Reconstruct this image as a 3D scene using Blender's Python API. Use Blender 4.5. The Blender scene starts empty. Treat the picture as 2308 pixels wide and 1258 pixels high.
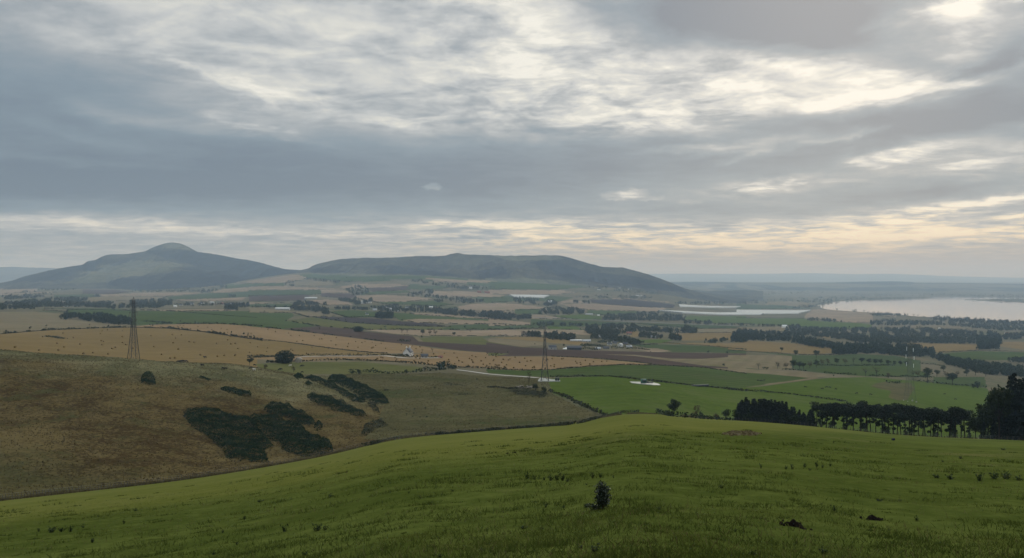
import bpy, bmesh, math, random
import numpy as np
from mathutils import Vector, Matrix
R = math.radians
SC = bpy.context.scene
COL = SC.collection
random.seed(7)
RNG = np.random.default_rng(11)

# ------------------------------------------------------------------ camera
FPX, CX, CY = 1923.3, 1154.0, 629.0          # focal length and centre, in photo pixels (2308 x 1258)
cam = bpy.data.objects.new('camera', bpy.data.cameras.new('camera'))
COL.objects.link(cam)
cam.location = (0, 0, 0)                      # eye of the photographer, 1.65 m over the grass
cam.rotation_euler = (R(90), 0, 0)
cam.data.sensor_width = 36.0
cam.data.lens = 36.0 * FPX / 2308.0
cam.data.clip_start = 0.1
cam.data.clip_end = 120000
SC.camera = cam

# ------------------------------------------------------------------ exposure, render
SC.view_settings.view_transform = 'Standard'
SC.view_settings.look = 'None'
SC.view_settings.exposure = 0.0
SC.view_settings.gamma = 1.0
SC.cycles.use_denoising = True
SC.cycles.max_bounces = 6
SC.cycles.diffuse_bounces = 2
SC.cycles.glossy_bounces = 2
SC.cycles.volume_bounces = 1
SC.cycles.transparent_max_bounces = 8

# ------------------------------------------------------------------ sun behind the cloud, front right
SUN_AZ, SUN_EL = R(22), R(24)
sl = bpy.data.lights.new('sun', 'SUN')
sl.energy = 1.1
sl.angle = R(14)
sl.color = (1.0, 0.93, 0.80)
sun = bpy.data.objects.new('sun', sl)
COL.objects.link(sun)
sdir = Vector((math.sin(SUN_AZ) * math.cos(SUN_EL), math.cos(SUN_AZ) * math.cos(SUN_EL), math.sin(SUN_EL)))
sun.rotation_euler = sdir.to_track_quat('Z', 'Y').to_euler()

# ------------------------------------------------------------------ node helper
class NT:
    def __init__(self, tree):
        self.t = tree
        self.n = tree.nodes
        self.l = tree.links
    def node(self, typ, **kw):
        n = self.n.new(typ)
        for k, v in kw.items():
            setattr(n, k, v)
        return n
    def put(self, sock, v):
        if v is None:
            return
        if isinstance(v, bpy.types.NodeSocket):
            self.l.new(v, sock)
        else:
            sock.default_value = v
    def math(self, op, a, b=None, c=None, clamp=False):
        n = self.node('ShaderNodeMath', operation=op)
        n.use_clamp = clamp
        self.put(n.inputs[0], a)
        self.put(n.inputs[1], b)
        self.put(n.inputs[2], c)
        return n.outputs[0]
    def vmath(self, op, a, b=None, scale=None):
        n = self.node('ShaderNodeVectorMath', operation=op)
        self.put(n.inputs[0], a)
        self.put(n.inputs[1], b)
        if scale is not None:
            self.put(n.inputs[3], scale)
        return n.outputs['Value'] if op in ('DOT_PRODUCT', 'LENGTH') else n.outputs[0]
    def comb(self, x, y, z=0.0):
        n = self.node('ShaderNodeCombineXYZ')
        for i, v in enumerate((x, y, z)):
            self.put(n.inputs[i], v)
        return n.outputs[0]
    def sep(self, v):
        n = self.node('ShaderNodeSeparateXYZ')
        self.put(n.inputs[0], v)
        return n.outputs
    def noise(self, vec, scale, detail=4.0, rough=0.55, dist=0.0, color=False):
        n = self.node('ShaderNodeTexNoise')
        self.put(n.inputs['Vector'], vec)
        n.inputs['Scale'].default_value = scale
        n.inputs['Detail'].default_value = detail
        n.inputs['Roughness'].default_value = rough
        n.inputs['Distortion'].default_value = dist
        return n.outputs[1 if color else 0]
    def rng(self, v, a, b, c=0.0, d=1.0, smooth=True):
        n = self.node('ShaderNodeMapRange')
        n.interpolation_type = 'SMOOTHSTEP' if smooth else 'LINEAR'
        for i, x in enumerate((v, a, b, c, d)):
            self.put(n.inputs[i], x)
        return n.outputs[0]
    def mix(self, fac, a, b, mode='MIX'):
        n = self.node('ShaderNodeMix', data_type='RGBA', blend_type=mode)
        self.put(n.inputs[0], fac)
        self.put(n.inputs[6], a)
        self.put(n.inputs[7], b)
        return n.outputs[2]
    def ramp(self, v, stops):
        n = self.node('ShaderNodeValToRGB')
        el = n.color_ramp.elements
        while len(el) < len(stops):
            el.new(0.5)
        for e, (p, c) in zip(el, stops):
            e.position = p
            e.color = (*c, 1.0)
        self.put(n.inputs[0], v)
        return n.outputs[0]

def lin(r, g, b):
    f = lambda c: (c / 255 / 12.92) if c <= 10 else ((c / 255 + 0.055) / 1.055) ** 2.4
    return (f(r), f(g), f(b))

# ------------------------------------------------------------------ sky
W = bpy.data.worlds.new('World')
SC.world = W
W.use_nodes = True
W.node_tree.nodes.clear()
w = NT(W.node_tree)
STR = 0.1
nish = w.node('ShaderNodeTexSky', sky_type='NISHITA')
nish.sun_disc = False
nish.sun_elevation = SUN_EL
nish.sun_rotation = SUN_AZ
nish.air_density = 1.0
nish.dust_density = 2.0
tc = w.node('ShaderNodeTexCoord').outputs['Generated']
sx, sy, sz = w.sep(tc)
az = w.math('MULTIPLY', w.math('ARCTAN2', sx, sy), 180 / math.pi)
el = w.math('MULTIPLY', w.math('ARCSINE', sz), 180 / math.pi)
# domain warp so that no cloud bank has a smooth outline
wc = w.comb(w.math('MULTIPLY', az, 0.11), w.math('MULTIPLY', el, 0.30))
wn = w.noise(wc, 1.0, 7.0, 0.68, 0.4, color=True)
wv = w.vmath('MULTIPLY', w.vmath('SUBTRACT', wn, (0.5, 0.5, 0.5)), (9.0, 2.6, 0.0))
elk = w.rng(el, 0.5, 7.0, 0.15, 1.0)
wv = w.vmath('SCALE', wv, scale=elk)
pos = w.vmath('ADD', w.comb(az, el), wv)

def pix2sky(x, y):
    a = math.atan((x - CX) / FPX)
    return math.degrees(a), math.degrees(math.atan((CY - y) / FPX * math.cos(a)))

DEG = FPX * math.pi / 180
BANKS = [  # centre x, y, radius x, y, tilt, weight  (photo pixels turned into azimuth / elevation)
    (40, 230, 300, 130, 0, -.30), (-100, 400, 400, 90, 0, -.10), (330, 30, 330, 110, 0, .16),
    (900, 405, 680, 82, 0, -.42), (250, 425, 420, 45, 0, -.24), (1450, 345, 330, 50, 0, -.22), (2000, 300, 300, 40, 4, -.16), (600, 330, 260, 40, 0, -.14),
    (860, 90, 420, 140, 0, .20), (1230, 130, 190, 110, 0, .24), (1380, 190, 190, 80, 0, .20), (1040, 20, 160, 70, 0, .16),
    (600, 195, 210, 20, -9, .42), (700, 182, 150, 12, -3, .18), (440, 160, 70, 8, -20, .16), (600, 285, 140, 14, -12, .30),
    (310, 262, 150, 14, -3, .13), (160, 300, 120, 12, -8, .10), (930, 268, 140, 12, 5, .16), (120, 352, 150, 9, -2, .08),
    (1700, 30, 330, 62, 0, -.66), (1880, 80, 170, 42, -8, -.34), (2230, 2, 120, 16, 4, .45), (2170, 75, 80, 40, 25, .26),
    (2250, 135, 110, 50, 10, -.42), (2060, 140, 130, 22, -12, -.32),
    (1760, 165, 240, 50, 3, .38), (1600, 205, 200, 55, 0, .20), (2000, 193, 120, 18, 14, .40), (1830, 228, 220, 22, 4, .24),
    (1440, 262, 150, 28, 0, .18), (2160, 182, 120, 13, 4, .34), (2150, 262, 280, 50, 6, -.38), (1700, 292, 260, 22, 4, -.14),
    (1700, 320, 190, 11, 3, .26), (1880, 312, 120, 7, 8, .26), (1530, 337, 130, 8, 2, .14), (1690, 342, 60, 8, 20, .2),
    (2050, 351, 100, 11, 3, .38), (2180, 382, 80, 9, 0, .32), (1820, 375, 150, 18, 0, -.16), (1960, 365, 60, 7, -20, .14),
    (1750, 417, 100, 15, 2, .46), (2080, 430, 210, 30, 0, -.30), (1650, 478, 300, 22, 0, -.20), (1990, 452, 100, 14, 10, -.12),
    (2130, 472, 130, 11, 7, .58), (2300, 447, 60, 9, 4, .5), (2300, 491, 40, 5, 0, .5), (2030, 505, 50, 5, -3, .45),
    (1500, 535, 560, 30, 0, .30), (1850, 545, 330, 24, 0, .26), (1200, 580, 900, 22, 0, .10), (1080, 508, 190, 12, 0, .40), (2150, 527, 210, 12, 0, .34),
    (160, 500, 300, 14, 0, .42), (560, 525, 260, 12, 0, .18), (1350, 505, 150, 6, 0, .2),
]
L = None
for bx, by, rx, ry, tilt, wt in BANKS:
    ca, ce = pix2sky(bx, by)
    m = w.node('ShaderNodeMapping', vector_type='TEXTURE')
    w.put(m.inputs[0], pos)
    m.inputs[1].default_value = (ca, ce, 0)
    m.inputs[2].default_value = (0, 0, R(tilt))
    m.inputs[3].default_value = (rx / DEG, ry / DEG, 1)
    g = w.math('POWER', math.exp(-1), w.vmath('DOT_PRODUCT', m.outputs[0], m.outputs[0]))
    L = w.math('MULTIPLY_ADD', g, wt, L if L is not None else 0.44)
# puffs of cumulus below the sheet
for bx, by, rx, ry, wt in [(976, 421, 22, 7, .5), (1392, 441, 44, 11, .42), (1425, 436, 36, 12, .36), (1458, 447, 38, 6, .36), (1555, 455, 26, 6, .24)]:
    ca, ce = pix2sky(bx, by)
    n1 = w.noise(w.comb(w.math('MULTIPLY', az, 2.2), w.math('MULTIPLY', el, 3.2)), 1.0, 4.0, 0.6, 0, color=True)
    pp = w.vmath('ADD', w.comb(az, el), w.vmath('MULTIPLY', w.vmath('SUBTRACT', n1, (.5, .5, .5)), (1.0, .5, 0)))
    m = w.node('ShaderNodeMapping', vector_type='TEXTURE')
    w.put(m.inputs[0], pp)
    m.inputs[1].default_value = (ca, ce, 0)
    m.inputs[3].default_value = (rx / DEG, ry / DEG, 1)
    d2 = w.vmath('DOT_PRODUCT', m.outputs[0], m.outputs[0])
    L = w.math('MULTIPLY_ADD', w.rng(d2, 0.2, 1.5, 1, 0), wt * .5, L)
# cloud texture on a level sheet seen in perspective
zz = w.math('ADD', w.math('MAXIMUM', sz, 0.0), 0.07)
cl = w.comb(w.math('DIVIDE', sx, zz), w.math('DIVIDE', sy, zz))
nA = w.noise(cl, 1.0, 7.0, 0.58, 0.4)
nB = w.noise(cl, 3.0, 6.0, 0.56, 0.5)
nC = w.noise(cl, 7.5, 6.0, 0.6, 0.4)
nD = w.noise(cl, 19.0, 4.0, 0.6, 0.3)
nS = w.noise(w.comb(w.math('MULTIPLY', az, 0.24), w.math('MULTIPLY', el, 2.8)), 1.0, 7.0, 0.66, 0.6)
amp = w.math('MULTIPLY', w.rng(L, 0.18, 0.72, 0.14, 0.85), w.rng(az, -13, 3, 0.55, 1.0))
nA = w.rng(nA, 0.28, 0.72, 0, 1, False)
nB = w.rng(nB, 0.33, 0.67, 0, 1, True)
L = w.math('MULTIPLY_ADD', w.math('SUBTRACT', nA, 0.5), w.math('MULTIPLY', amp, 0.62), L)
L = w.math('MULTIPLY_ADD', w.math('SUBTRACT', nB, 0.5), w.math('MULTIPLY', amp, 0.66), L)
L = w.math('MULTIPLY_ADD', w.math('SUBTRACT', nC, 0.5), w.math('MULTIPLY', amp, 0.85), L)
L = w.math('MULTIPLY_ADD', w.math('SUBTRACT', nD, 0.5), w.math('MULTIPLY', amp, 0.38), L)
lowk = w.math('MULTIPLY', w.rng(el, 5.2, 3.2, 0, 1), w.rng(el, 0.9, 2.2, 0.2, 1))
L = w.math('MULTIPLY_ADD', w.math('SUBTRACT', nS, 0.5), w.math('MULTIPLY', w.math('MULTIPLY', lowk, w.rng(az, -14, 2, 0.45, 1.0)), 1.1), L)
midk = w.math('MULTIPLY', w.rng(el, 3.2, 5.0, 0, 1), w.rng(el, 14, 9, 0, 1))
L = w.math('MULTIPLY_ADD', w.math('SUBTRACT', nS, 0.5), w.math('MULTIPLY', midk, w.math('MULTIPLY', amp, 0.55)), L)
skycol = w.ramp(L, [(0.0, lin(108, 121, 136)), (0.22, lin(130, 145, 157)), (0.45, lin(162, 169, 174)),
                    (0.66, lin(196, 199, 199)), (0.84, lin(219, 219, 212)), (1.0, lin(241, 239, 229))])
warm = w.math('MULTIPLY', w.rng(el, 5.5, 2.5, 0, 1), w.rng(L, 0.42, 0.85, 0, 1))
warm = w.math('MULTIPLY', warm, w.rng(az, -20, 8, 0.15, 1))
skycol = w.mix(warm, skycol, w.mix(1.0, skycol, (1.06, 0.955, 0.76, 1), 'MULTIPLY'))
low = w.math('MULTIPLY', w.rng(el, 3.0, 0.8, 0, 1), w.rng(az, -22, 8, 0.25, 1))
skycol = w.mix(w.math('MULTIPLY', low, 0.8), skycol, (*lin(150, 147, 134), 1))
zen = w.rng(el, 19, 60, 1.0, 2.8)
skycol = w.vmath('SCALE', skycol, scale=w.math('MULTIPLY', zen, 1 / STR))
skycol = w.mix(0.06, skycol, nish.outputs[0])
bg = w.node('ShaderNodeBackground')
w.put(bg.inputs[0], skycol)
bg.inputs[1].default_value = STR
wo = w.node('ShaderNodeOutputWorld')
w.l.new(bg.outputs[0], wo.inputs[0])
W.cycles.sampling_method = 'MANUAL'
W.cycles.sample_map_resolution = 512

# ------------------------------------------------------------------ numpy helpers
def hash2(ix, iy, seed):
    h = (ix.astype(np.int64) * 374761393 + iy.astype(np.int64) * 668265263 + seed * 1442695041) & 0x7fffffff
    h = ((h ^ (h >> 13)) * 1274126177) & 0x7fffffff
    return ((h ^ (h >> 16)) & 0xffffff) / float(0xffffff)

def vnoise(x, y, seed=0):
    ix, iy = np.floor(x), np.floor(y)
    fx, fy = x - ix, y - iy
    fx, fy = fx * fx * (3 - 2 * fx), fy * fy * (3 - 2 * fy)
    a, b = hash2(ix, iy, seed), hash2(ix + 1, iy, seed)
    c, d = hash2(ix, iy + 1, seed), hash2(ix + 1, iy + 1, seed)
    return (a + (b - a) * fx) * (1 - fy) + (c + (d - c) * fx) * fy - 0.5

def fbm(x, y, octaves=4, seed=0):
    s, amp = 0, 1.0
    for k in range(octaves):
        s = s + amp * vnoise(x * 2 ** k, y * 2 ** k, seed + k * 17)
        amp *= 0.5
    return s

def pchip(xs, ys, q):
    xs, ys = np.asarray(xs, float), np.asarray(ys, float)
    h = np.diff(xs)
    d = np.diff(ys, axis=0) / (h if ys.ndim == 1 else h[:, None])
    m = np.zeros_like(ys)
    hh = h if ys.ndim == 1 else h[:, None]
    w1, w2 = 2 * hh[1:] + hh[:-1], hh[1:] + 2 * hh[:-1]
    same = d[:-1] * d[1:] > 0
    with np.errstate(divide='ignore', invalid='ignore'):
        hm = (w1 + w2) / (w1 / d[:-1] + w2 / d[1:])
    m[1:-1] = np.where(same, hm, 0)
    m[0], m[-1] = d[0], d[-1]
    i = np.clip(np.searchsorted(xs, q) - 1, 0, len(xs) - 2)
    H = h[i]
    t = np.clip((q - xs[i]) / H, 0, 1)
    if ys.ndim == 2:
        H, t = H[:, None], t[:, None]
    return (ys[i] * (1 + 2 * t) * (1 - t) ** 2 + H * m[i] * t * (1 - t) ** 2
            + ys[i + 1] * t * t * (3 - 2 * t) + H * m[i + 1] * t * t * (t - 1))

def inpoly(px, py, poly):
    poly = np.asarray(poly, float)
    out = np.zeros(px.shape, bool)
    x0, y0 = poly.min(0)
    x1, y1 = poly.max(0)
    s = np.nonzero((px >= x0) & (px <= x1) & (py >= y0) & (py <= y1))
    if not len(s[0]):
        return out
    a, b = px[s], py[s]
    r = np.zeros(a.shape, bool)
    n = len(poly)
    for i in range(n):
        (xi, yi), (xj, yj) = poly[i], poly[i - 1]
        if yi == yj:
            continue
        r ^= ((yi > b) != (yj > b)) & (a < (xj - xi) * (b - yi) / (yj - yi) + xi)
    out[s] = r
    return out

REG = {1: (0, 500, 3.931), 2: (560, 540, 3.931), 3: (1100, 540, 3.931), 4: (1660, 580, 3.562),
       6: (560, 780, 3.931), 7: (1100, 780, 3.931), 8: (1640, 780, 3.455), 0: (0, 0, 1.0)}
def P(r, pts):
    """survey notes in enlarged photo sheets -> photo pixels"""
    ox, oy, s = REG[r]
    return [(ox + x / s, oy + y / s) for x, y in pts]

# ------------------------------------------------------------------ lie of the land
# outer fence of the near field: (photo x, photo y, metres)
FENCE = [(-400, 1175, 140), (0, 1130, 170), (403, 1084, 215), (560, 1060, 238), (738, 1028, 265), (814, 1008, 283), (896, 987, 300),
         (992, 980, 315), (1140, 968, 340), (1298, 957, 365), (1367, 938, 376), (1405, 929, 380), (1481, 930, 372), (1532, 942, 360),
         (1680, 948, 330), (1837, 961, 306), (1981, 977, 282), (2103, 985, 268), (2308, 993, 250), (2800, 1015, 235)]
FEN = np.array(FENCE, float)
def fence_at(px):
    return np.interp(px, FEN[:, 0], FEN[:, 1]), np.interp(px, FEN[:, 0], FEN[:, 2])

LAND = {  # photo x: (metres, photo y) going away from the fence
    -400: [(155, 1172), (220, 1070), (300, 960), (380, 860), (440, 795), (480, 780), (540, 782), (640, 775), (900, 752), (1100, 738), (1500, 715), (1900, 698), (2600, 686), (4000, 671), (6000, 656), (9000, 645), (14000, 638)],
    0: [(185, 1127), (230, 1065), (300, 960), (380, 860), (440, 805), (470, 792), (520, 793), (600, 789), (700, 777), (850, 763), (1050, 752), (1500, 722), (1900, 702), (2600, 688), (4000, 672), (6000, 655), (9000, 643), (14000, 637)],
    300: [(218, 1094), (270, 1030), (340, 930), (420, 848), (470, 815), (500, 812.5), (540, 814), (600, 813), (700, 799), (900, 771), (1100, 749), (1300, 737.5), (1420, 735), (1600, 728), (2000, 708), (2600, 695), (4000, 675), (6000, 657), (7500, 648), (9000, 645), (14000, 638)],
    500: [(250, 1074), (300, 1010), (380, 910), (450, 850), (500, 824), (535, 820), (590, 818), (650, 811), (750, 795), (900, 772), (1150, 743), (1350, 730), (1500, 728), (1700, 720), (2000, 707), (2600, 693), (4000, 673), (5500, 655), (7200, 637), (9000, 640), (14000, 638)],
    700: [(275, 1038), (320, 990), (400, 920), (470, 872), (540, 847), (620, 839), (720, 816), (800, 804), (1000, 773), (1250, 750), (1450, 742), (1700, 730), (2000, 715), (2600, 696), (3000, 687), (4000, 667), (5000, 648), (6000, 628), (7000, 615), (9000, 630), (14000, 638)],
    900: [(318, 985), (345, 968), (400, 932), (500, 877), (600, 842), (700, 818), (800, 803), (1000, 782), (1150, 772), (1400, 757), (1800, 731), (2300, 709), (3000, 688), (4000, 664), (5000, 639), (5600, 621), (7000, 625), (9000, 640), (14000, 638)],
    1150: [(360, 958), (420, 918), (500, 880), (560, 861), (620, 850), (700, 834), (850, 808), (1000, 796), (1200, 780), (1500, 762), (1900, 742), (2400, 722), (3000, 703), (4000, 675), (5000, 650), (5600, 636), (7000, 630), (9000, 640), (14000, 638)],
    1400: [(400, 922), (450, 898), (550, 862), (650, 850), (800, 822), (1000, 803), (1200, 790), (1500, 771), (1900, 752), (2400, 735), (3000, 715), (4000, 690), (5000, 665), (5600, 651), (7000, 645), (9000, 645), (14000, 637)],
    1650: [(345, 956), (380, 957), (450, 935), (520, 905), (600, 880), (750, 850), (900, 832), (1050, 815), (1300, 795), (1700, 772), (2200, 752), (2800, 735), (3500, 720), (4500, 703), (6000, 684), (8000, 668), (11000, 655), (14000, 637), (16000, 638)],
    1900: [(310, 978), (350, 983), (420, 965), (520, 930), (600, 905), (700, 882), (850, 860), (1000, 840), (1200, 818), (1500, 795), (1900, 772), (2500, 750), (3200, 732), (4000, 717), (5000, 702), (6000, 691), (9400, 668), (11500, 653), (14000, 637), (16000, 638)],
    2150: [(290, 1000), (340, 1006), (420, 985), (520, 955), (650, 925), (800, 898), (950, 873), (1150, 845), (1400, 818), (1800, 790), (2400, 762), (3000, 743), (3800, 722), (4380, 712), (6000, 691), (9400, 668), (11500, 653), (14000, 638), (16000, 639)],
    2308: [(270, 1010), (330, 1012), (420, 995), (550, 965), (700, 930), (850, 903), (1050, 870), (1300, 838), (1600, 812), (2100, 782), (2800, 754), (3500, 734), (4016, 720), (6000, 691), (8500, 672), (11500, 655), (14000, 640), (16000, 640)],
    2800: [(255, 1035), (330, 1030), (420, 1010), (550, 975), (700, 940), (850, 910), (1050, 875), (1300, 842), (1600, 815), (2100, 785), (2800, 757), (3500, 737), (4016, 720), (6000, 691), (8500, 672), (11500, 655), (14000, 641), (16000, 641)],
}
TX = np.array(sorted(LAND), float)
LY = np.linspace(math.log(1.0), math.log(60000.0), 1400)
TY = np.exp(LY)
cols = []
for x in TX:
    fy, fd = fence_at(x)
    s = (fy - CY) / FPX - 1.65 / fd
    near = [(d, -1.65 - s * d) for d in (1.0, 3, 8, 20, 50, 90, 130, 160, 200, 240, 280, 320, 350) if d < fd - 8]
    far = [(d, -(y - CY) / FPX * d) for d, y in LAND[x]]
    pts = near + [(fd, -(fy - CY) / FPX * fd)] + far + [(30000, -60.0), (60000, -60.0)]
    pts = np.array(pts)
    cols.append(pchip(np.log(pts[:, 0]), pts[:, 1], LY))
GX = np.arange(-400, 2801, 10.0)
TAB = pchip(TX, np.array(cols), GX)                     # heights over (photo x, log metres)
TAB_N = np.zeros_like(TAB)                              # the near field has its own smooth slope
fy, fd = fence_at(GX)
sl_ = (fy - CY) / FPX - 1.65 / fd
kr = np.exp(-np.linspace(-2, 2, 31) ** 2)
sl_ = np.convolve(np.pad(sl_, 15, 'edge'), kr / kr.sum(), 'valid')
TAB_N = -1.65 - sl_[:, None] * TY[None, :]
bl = np.clip((TY[None, :] - fd[:, None]) / 22.0, 0, 1)
bl = bl * bl * (3 - 2 * bl)
TAB = TAB_N * (1 - bl) + TAB * bl

WATER_Z = -190.0
WATER = [(1843, 688), (1847, 693), (1866, 698), (1950, 704), (2040, 711), (2075, 714), (2130, 717.5), (2200, 722), (2308, 728), (2600, 738),
         (3000, 744), (3000, 672), (2600, 671), (2308, 671.5), (2137, 668), (2081, 668.6), (2092, 670.5), (2104, 672.4), (2081, 673.2), (2010, 675), (1941, 677), (1900, 679), (1868, 682), (1872, 684), (1855, 686)]
ISLE = [(2171, 675.6), (2200, 674.4), (2308, 674), (2420, 674.6), (2420, 680), (2308, 682), (2240, 679.4)]

def water_pt(x, y):
    d = -WATER_Z * FPX / (y - CY)
    return ((x - CX) / FPX * d, d)
WPOLY = [water_pt(*p) for p in WATER]
IPOLY = [water_pt(*p) for p in ISLE]

def height(px, Y, detail=True):
    """ground level at the bearing of photo column px, Y metres out (arrays)"""
    px, Y = np.asarray(px, float), np.asarray(Y, float)
    fx = np.clip((px - GX[0]) / 10.0, 0, len(GX) - 1.001)
    fl = np.clip((np.log(np.maximum(Y, 1.0)) - LY[0]) / (LY[1] - LY[0]), 0, len(LY) - 1.001)
    i, j = fx.astype(int), fl.astype(int)
    a, b = fx - i, fl - j
    z = (TAB[i, j] * (1 - a) + TAB[i + 1, j] * a) * (1 - b) + (TAB[i, j + 1] * (1 - a) + TAB[i + 1, j + 1] * a) * b
    X = (px - CX) / FPX * Y
    fdist = np.interp(px, FEN[:, 0], FEN[:, 2])
    if detail:
        # tussocky sward close by, rolling ground further out, lumpy bracken slope
        z = z + 0.085 * fbm(X / 1.1, Y / 1.1, 4, 3) * np.clip((Y - 3) / 10, 0, 1) * np.clip(1.3 - Y / 90, 0, 1)
        z = z + 0.12 * fbm(X / 42, Y / 42, 2, 9) * np.clip((Y - 12) / 60, 0, 1) * np.clip(1.4 - Y / 330, 0, 1)
        hill = np.clip((Y - fdist - 8) / 25, 0, 1) * np.clip((560 - Y) / 60, 0, 1)
        z = z + hill * (1.8 * fbm(X / 45, Y / 45, 3, 21) + 0.9 * fbm(X / 7, Y / 9, 3, 31))
        z = z + 1.6 * fbm(X / 260, Y / 260, 3, 41) * np.clip((Y - 700) / 600, 0, 1)
    lake = (px > 1750) & (Y > 3600) & (Y < 12000)
    if lake.any():
        wi = inpoly(X, Y, WPOLY)
        il = inpoly(X, Y, IPOLY)
        z = np.where(lake & wi & ~il, np.minimum(z, -194.0), z)
        z = np.where(lake & ~wi & (z < -188.5), -188.5, z)
        z = np.where(lake & il, -186.5, z)
    return z

def pix_y(px, Y):
    return CY - height(px, Y) / Y * FPX

SEEN_Y = np.concatenate([np.geomspace(4, 170, 400), np.arange(171, 700, 1.0), 1 / np.linspace(1 / 700, 1 / 15000, 900)])
def ground(px, y, dmin=0.0, dmax=1e9):
    """the nearest point of the land in sight under photo pixel (px, y), beyond dmin metres"""
    yy = pix_y(np.full(SEEN_Y.shape, float(px)), SEEN_Y)
    m = (SEEN_Y >= dmin) & (SEEN_Y <= dmax)
    Ys, yy = SEEN_Y[m], yy[m]
    hit = np.nonzero(yy <= y)[0]
    if not len(hit):
        Yq = Ys[-1]
    elif hit[0] == 0:
        Yq = Ys[0]
    else:
        i = hit[0]
        t = (yy[i - 1] - y) / max(yy[i - 1] - yy[i], 1e-9)
        Yq = Ys[i - 1] + t * (Ys[i] - Ys[i - 1])
    return (px - CX) / FPX * Yq, Yq, float(height(np.array([float(px)]), np.array([Yq]))[0])

def zat(x, y):
    px = CX + np.asarray(x, float) / np.asarray(y, float) * FPX
    return height(px, np.asarray(y, float))

CREST = np.array([(-400, 500), (0, 495), (300, 520), (430, 540), (500, 560), (560, 548), (700, 545), (800, 575), (900, 600), (1150, 620), (1230, 600), (1260, 380), (2800, 380)], float)

# ------------------------------------------------------------------ materials
MATS = {}
def mat(name):
    m = bpy.data.materials.new(name)
    m.use_nodes = True
    m.node_tree.nodes.clear()
    t = NT(m.node_tree)
    b = t.node('ShaderNodeBsdfPrincipled')
    o = t.node('ShaderNodeOutputMaterial')
    t.l.new(b.outputs[0], o.inputs[0])
    b.inputs['Roughness'].default_value = 0.9
    b.inputs['Specular IOR Level'].default_value = 0.0
    MATS[name] = m
    return m, t, b

def land_mat(name, c1, c2, c3=None, big=120, mid=14, fine=1.6, bump=0.25, stripes=None, stretch=(1, 1, 1), con=1.0):
    """patchy vegetated or bare ground: three scales of noise, optional drill lines"""
    m, t, b = mat(name)
    pos = t.node('ShaderNodeNewGeometry').outputs['Position']
    p2 = t.vmath('MULTIPLY', pos, stretch)
    n1 = t.noise(p2, 1 / big, 5, 0.6, 0.4)
    n2 = t.noise(p2, 1 / mid, 6, 0.65, 0.3)
    n3 = t.noise(p2, 1 / fine, 4, 0.7)
    f = t.math('MULTIPLY_ADD', n2, 0.6, t.math('MULTIPLY', n1, 0.7))
    fw = 0.95 if name in ('bracken', 'rough_pasture') else 0.6 if name == 'sward' else 0.45
    f = t.math('MULTIPLY_ADD', t.math('SUBTRACT', n3, 0.5), fw, f)
    f = t.math('ADD', f, 0.225)
    lo, hi = 0.875 - 0.26 / con, 0.875 + 0.26 / con
    f = t.rng(f, lo, hi)
    col = t.mix(f, (*c1, 1), (*c2, 1))
    if c3 is not None:
        n4 = t.noise(p2, 1 / (big * 0.55), 5, 0.62, 0.8)
        n5 = t.noise(p2, 1 / (mid * 0.6), 4, 0.6, 0.8)
        g = t.math('MULTIPLY_ADD', n5, 0.5, n4)
        col = t.mix(t.rng(g, 0.76, 0.98, 0, 0.9), col, (*c3, 1))
    if stripes:
        ang, per, depth = stripes
        mp = t.node('ShaderNodeMapping')
        t.put(mp.inputs[0], pos)
        mp.inputs[2].default_value = (0, 0, R(ang))
        wv = t.node('ShaderNodeTexWave', bands_direction='X')
        t.put(wv.inputs[0], mp.outputs[0])
        wv.inputs['Scale'].default_value = 0.314 / per
        wv.inputs['Distortion'].default_value = 1.2
        wv.inputs['Detail'].default_value = 2
        col = t.mix(t.math('MULTIPLY', t.rng(wv.outputs['Fac'], 0.15, 0.85), depth), col, t.mix(1.0, col, (0.55, 0.55, 0.55, 1), 'MULTIPLY'))
    if name == 'sward':
        gx, gy, gz = t.sep(pos)
        u_ = t.math('MULTIPLY_ADD', t.math('MAXIMUM', gx, 0.0), -1.9, gy)
        u_ = t.math('MULTIPLY_ADD', t.math('SUBTRACT', t.noise(pos, .09, 5, .65), .5), 34.0, u_)
        dry = t.mix(f, (.094, .104, .021, 1), (.132, .134, .036, 1))
        col = t.mix(t.rng(u_, 34, 62), col, dry)
    if name == 'bracken':
        gx, gy, gz = t.sep(pos)
        u_ = t.math('MULTIPLY_ADD', t.math('SUBTRACT', t.noise(pos, .022, 6, .65), .5), 150.0, gy)
        col = t.mix(t.rng(u_, 390, 455, 0, .85), col, t.mix(f, (.080, .080, .036, 1), (.168, .150, .080, 1)))
        v_ = t.math('MULTIPLY_ADD', gx, .6, gy)
        v_ = t.math('MULTIPLY_ADD', t.math('SUBTRACT', t.noise(pos, .03, 6, .65), .5), 130.0, v_)
        col = t.mix(t.rng(v_, 195, 120, 0, .8), col, t.mix(f, (.040, .040, .015, 1), (.074, .067, .028, 1)))
    t.put(b.inputs['Base Color'], col)
    if bump:
        bp = t.node('ShaderNodeBump')
        bp.inputs['Strength'].default_value = bump
        bp.inputs['Distance'].default_value = 1.0
        t.put(bp.inputs['Height'], t.math('MULTIPLY_ADD', n3, 0.35 * fine, t.math('MULTIPLY', n2, 0.04 * mid)))
        t.put(b.inputs['Normal'], bp.outputs[0])
    return m

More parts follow.
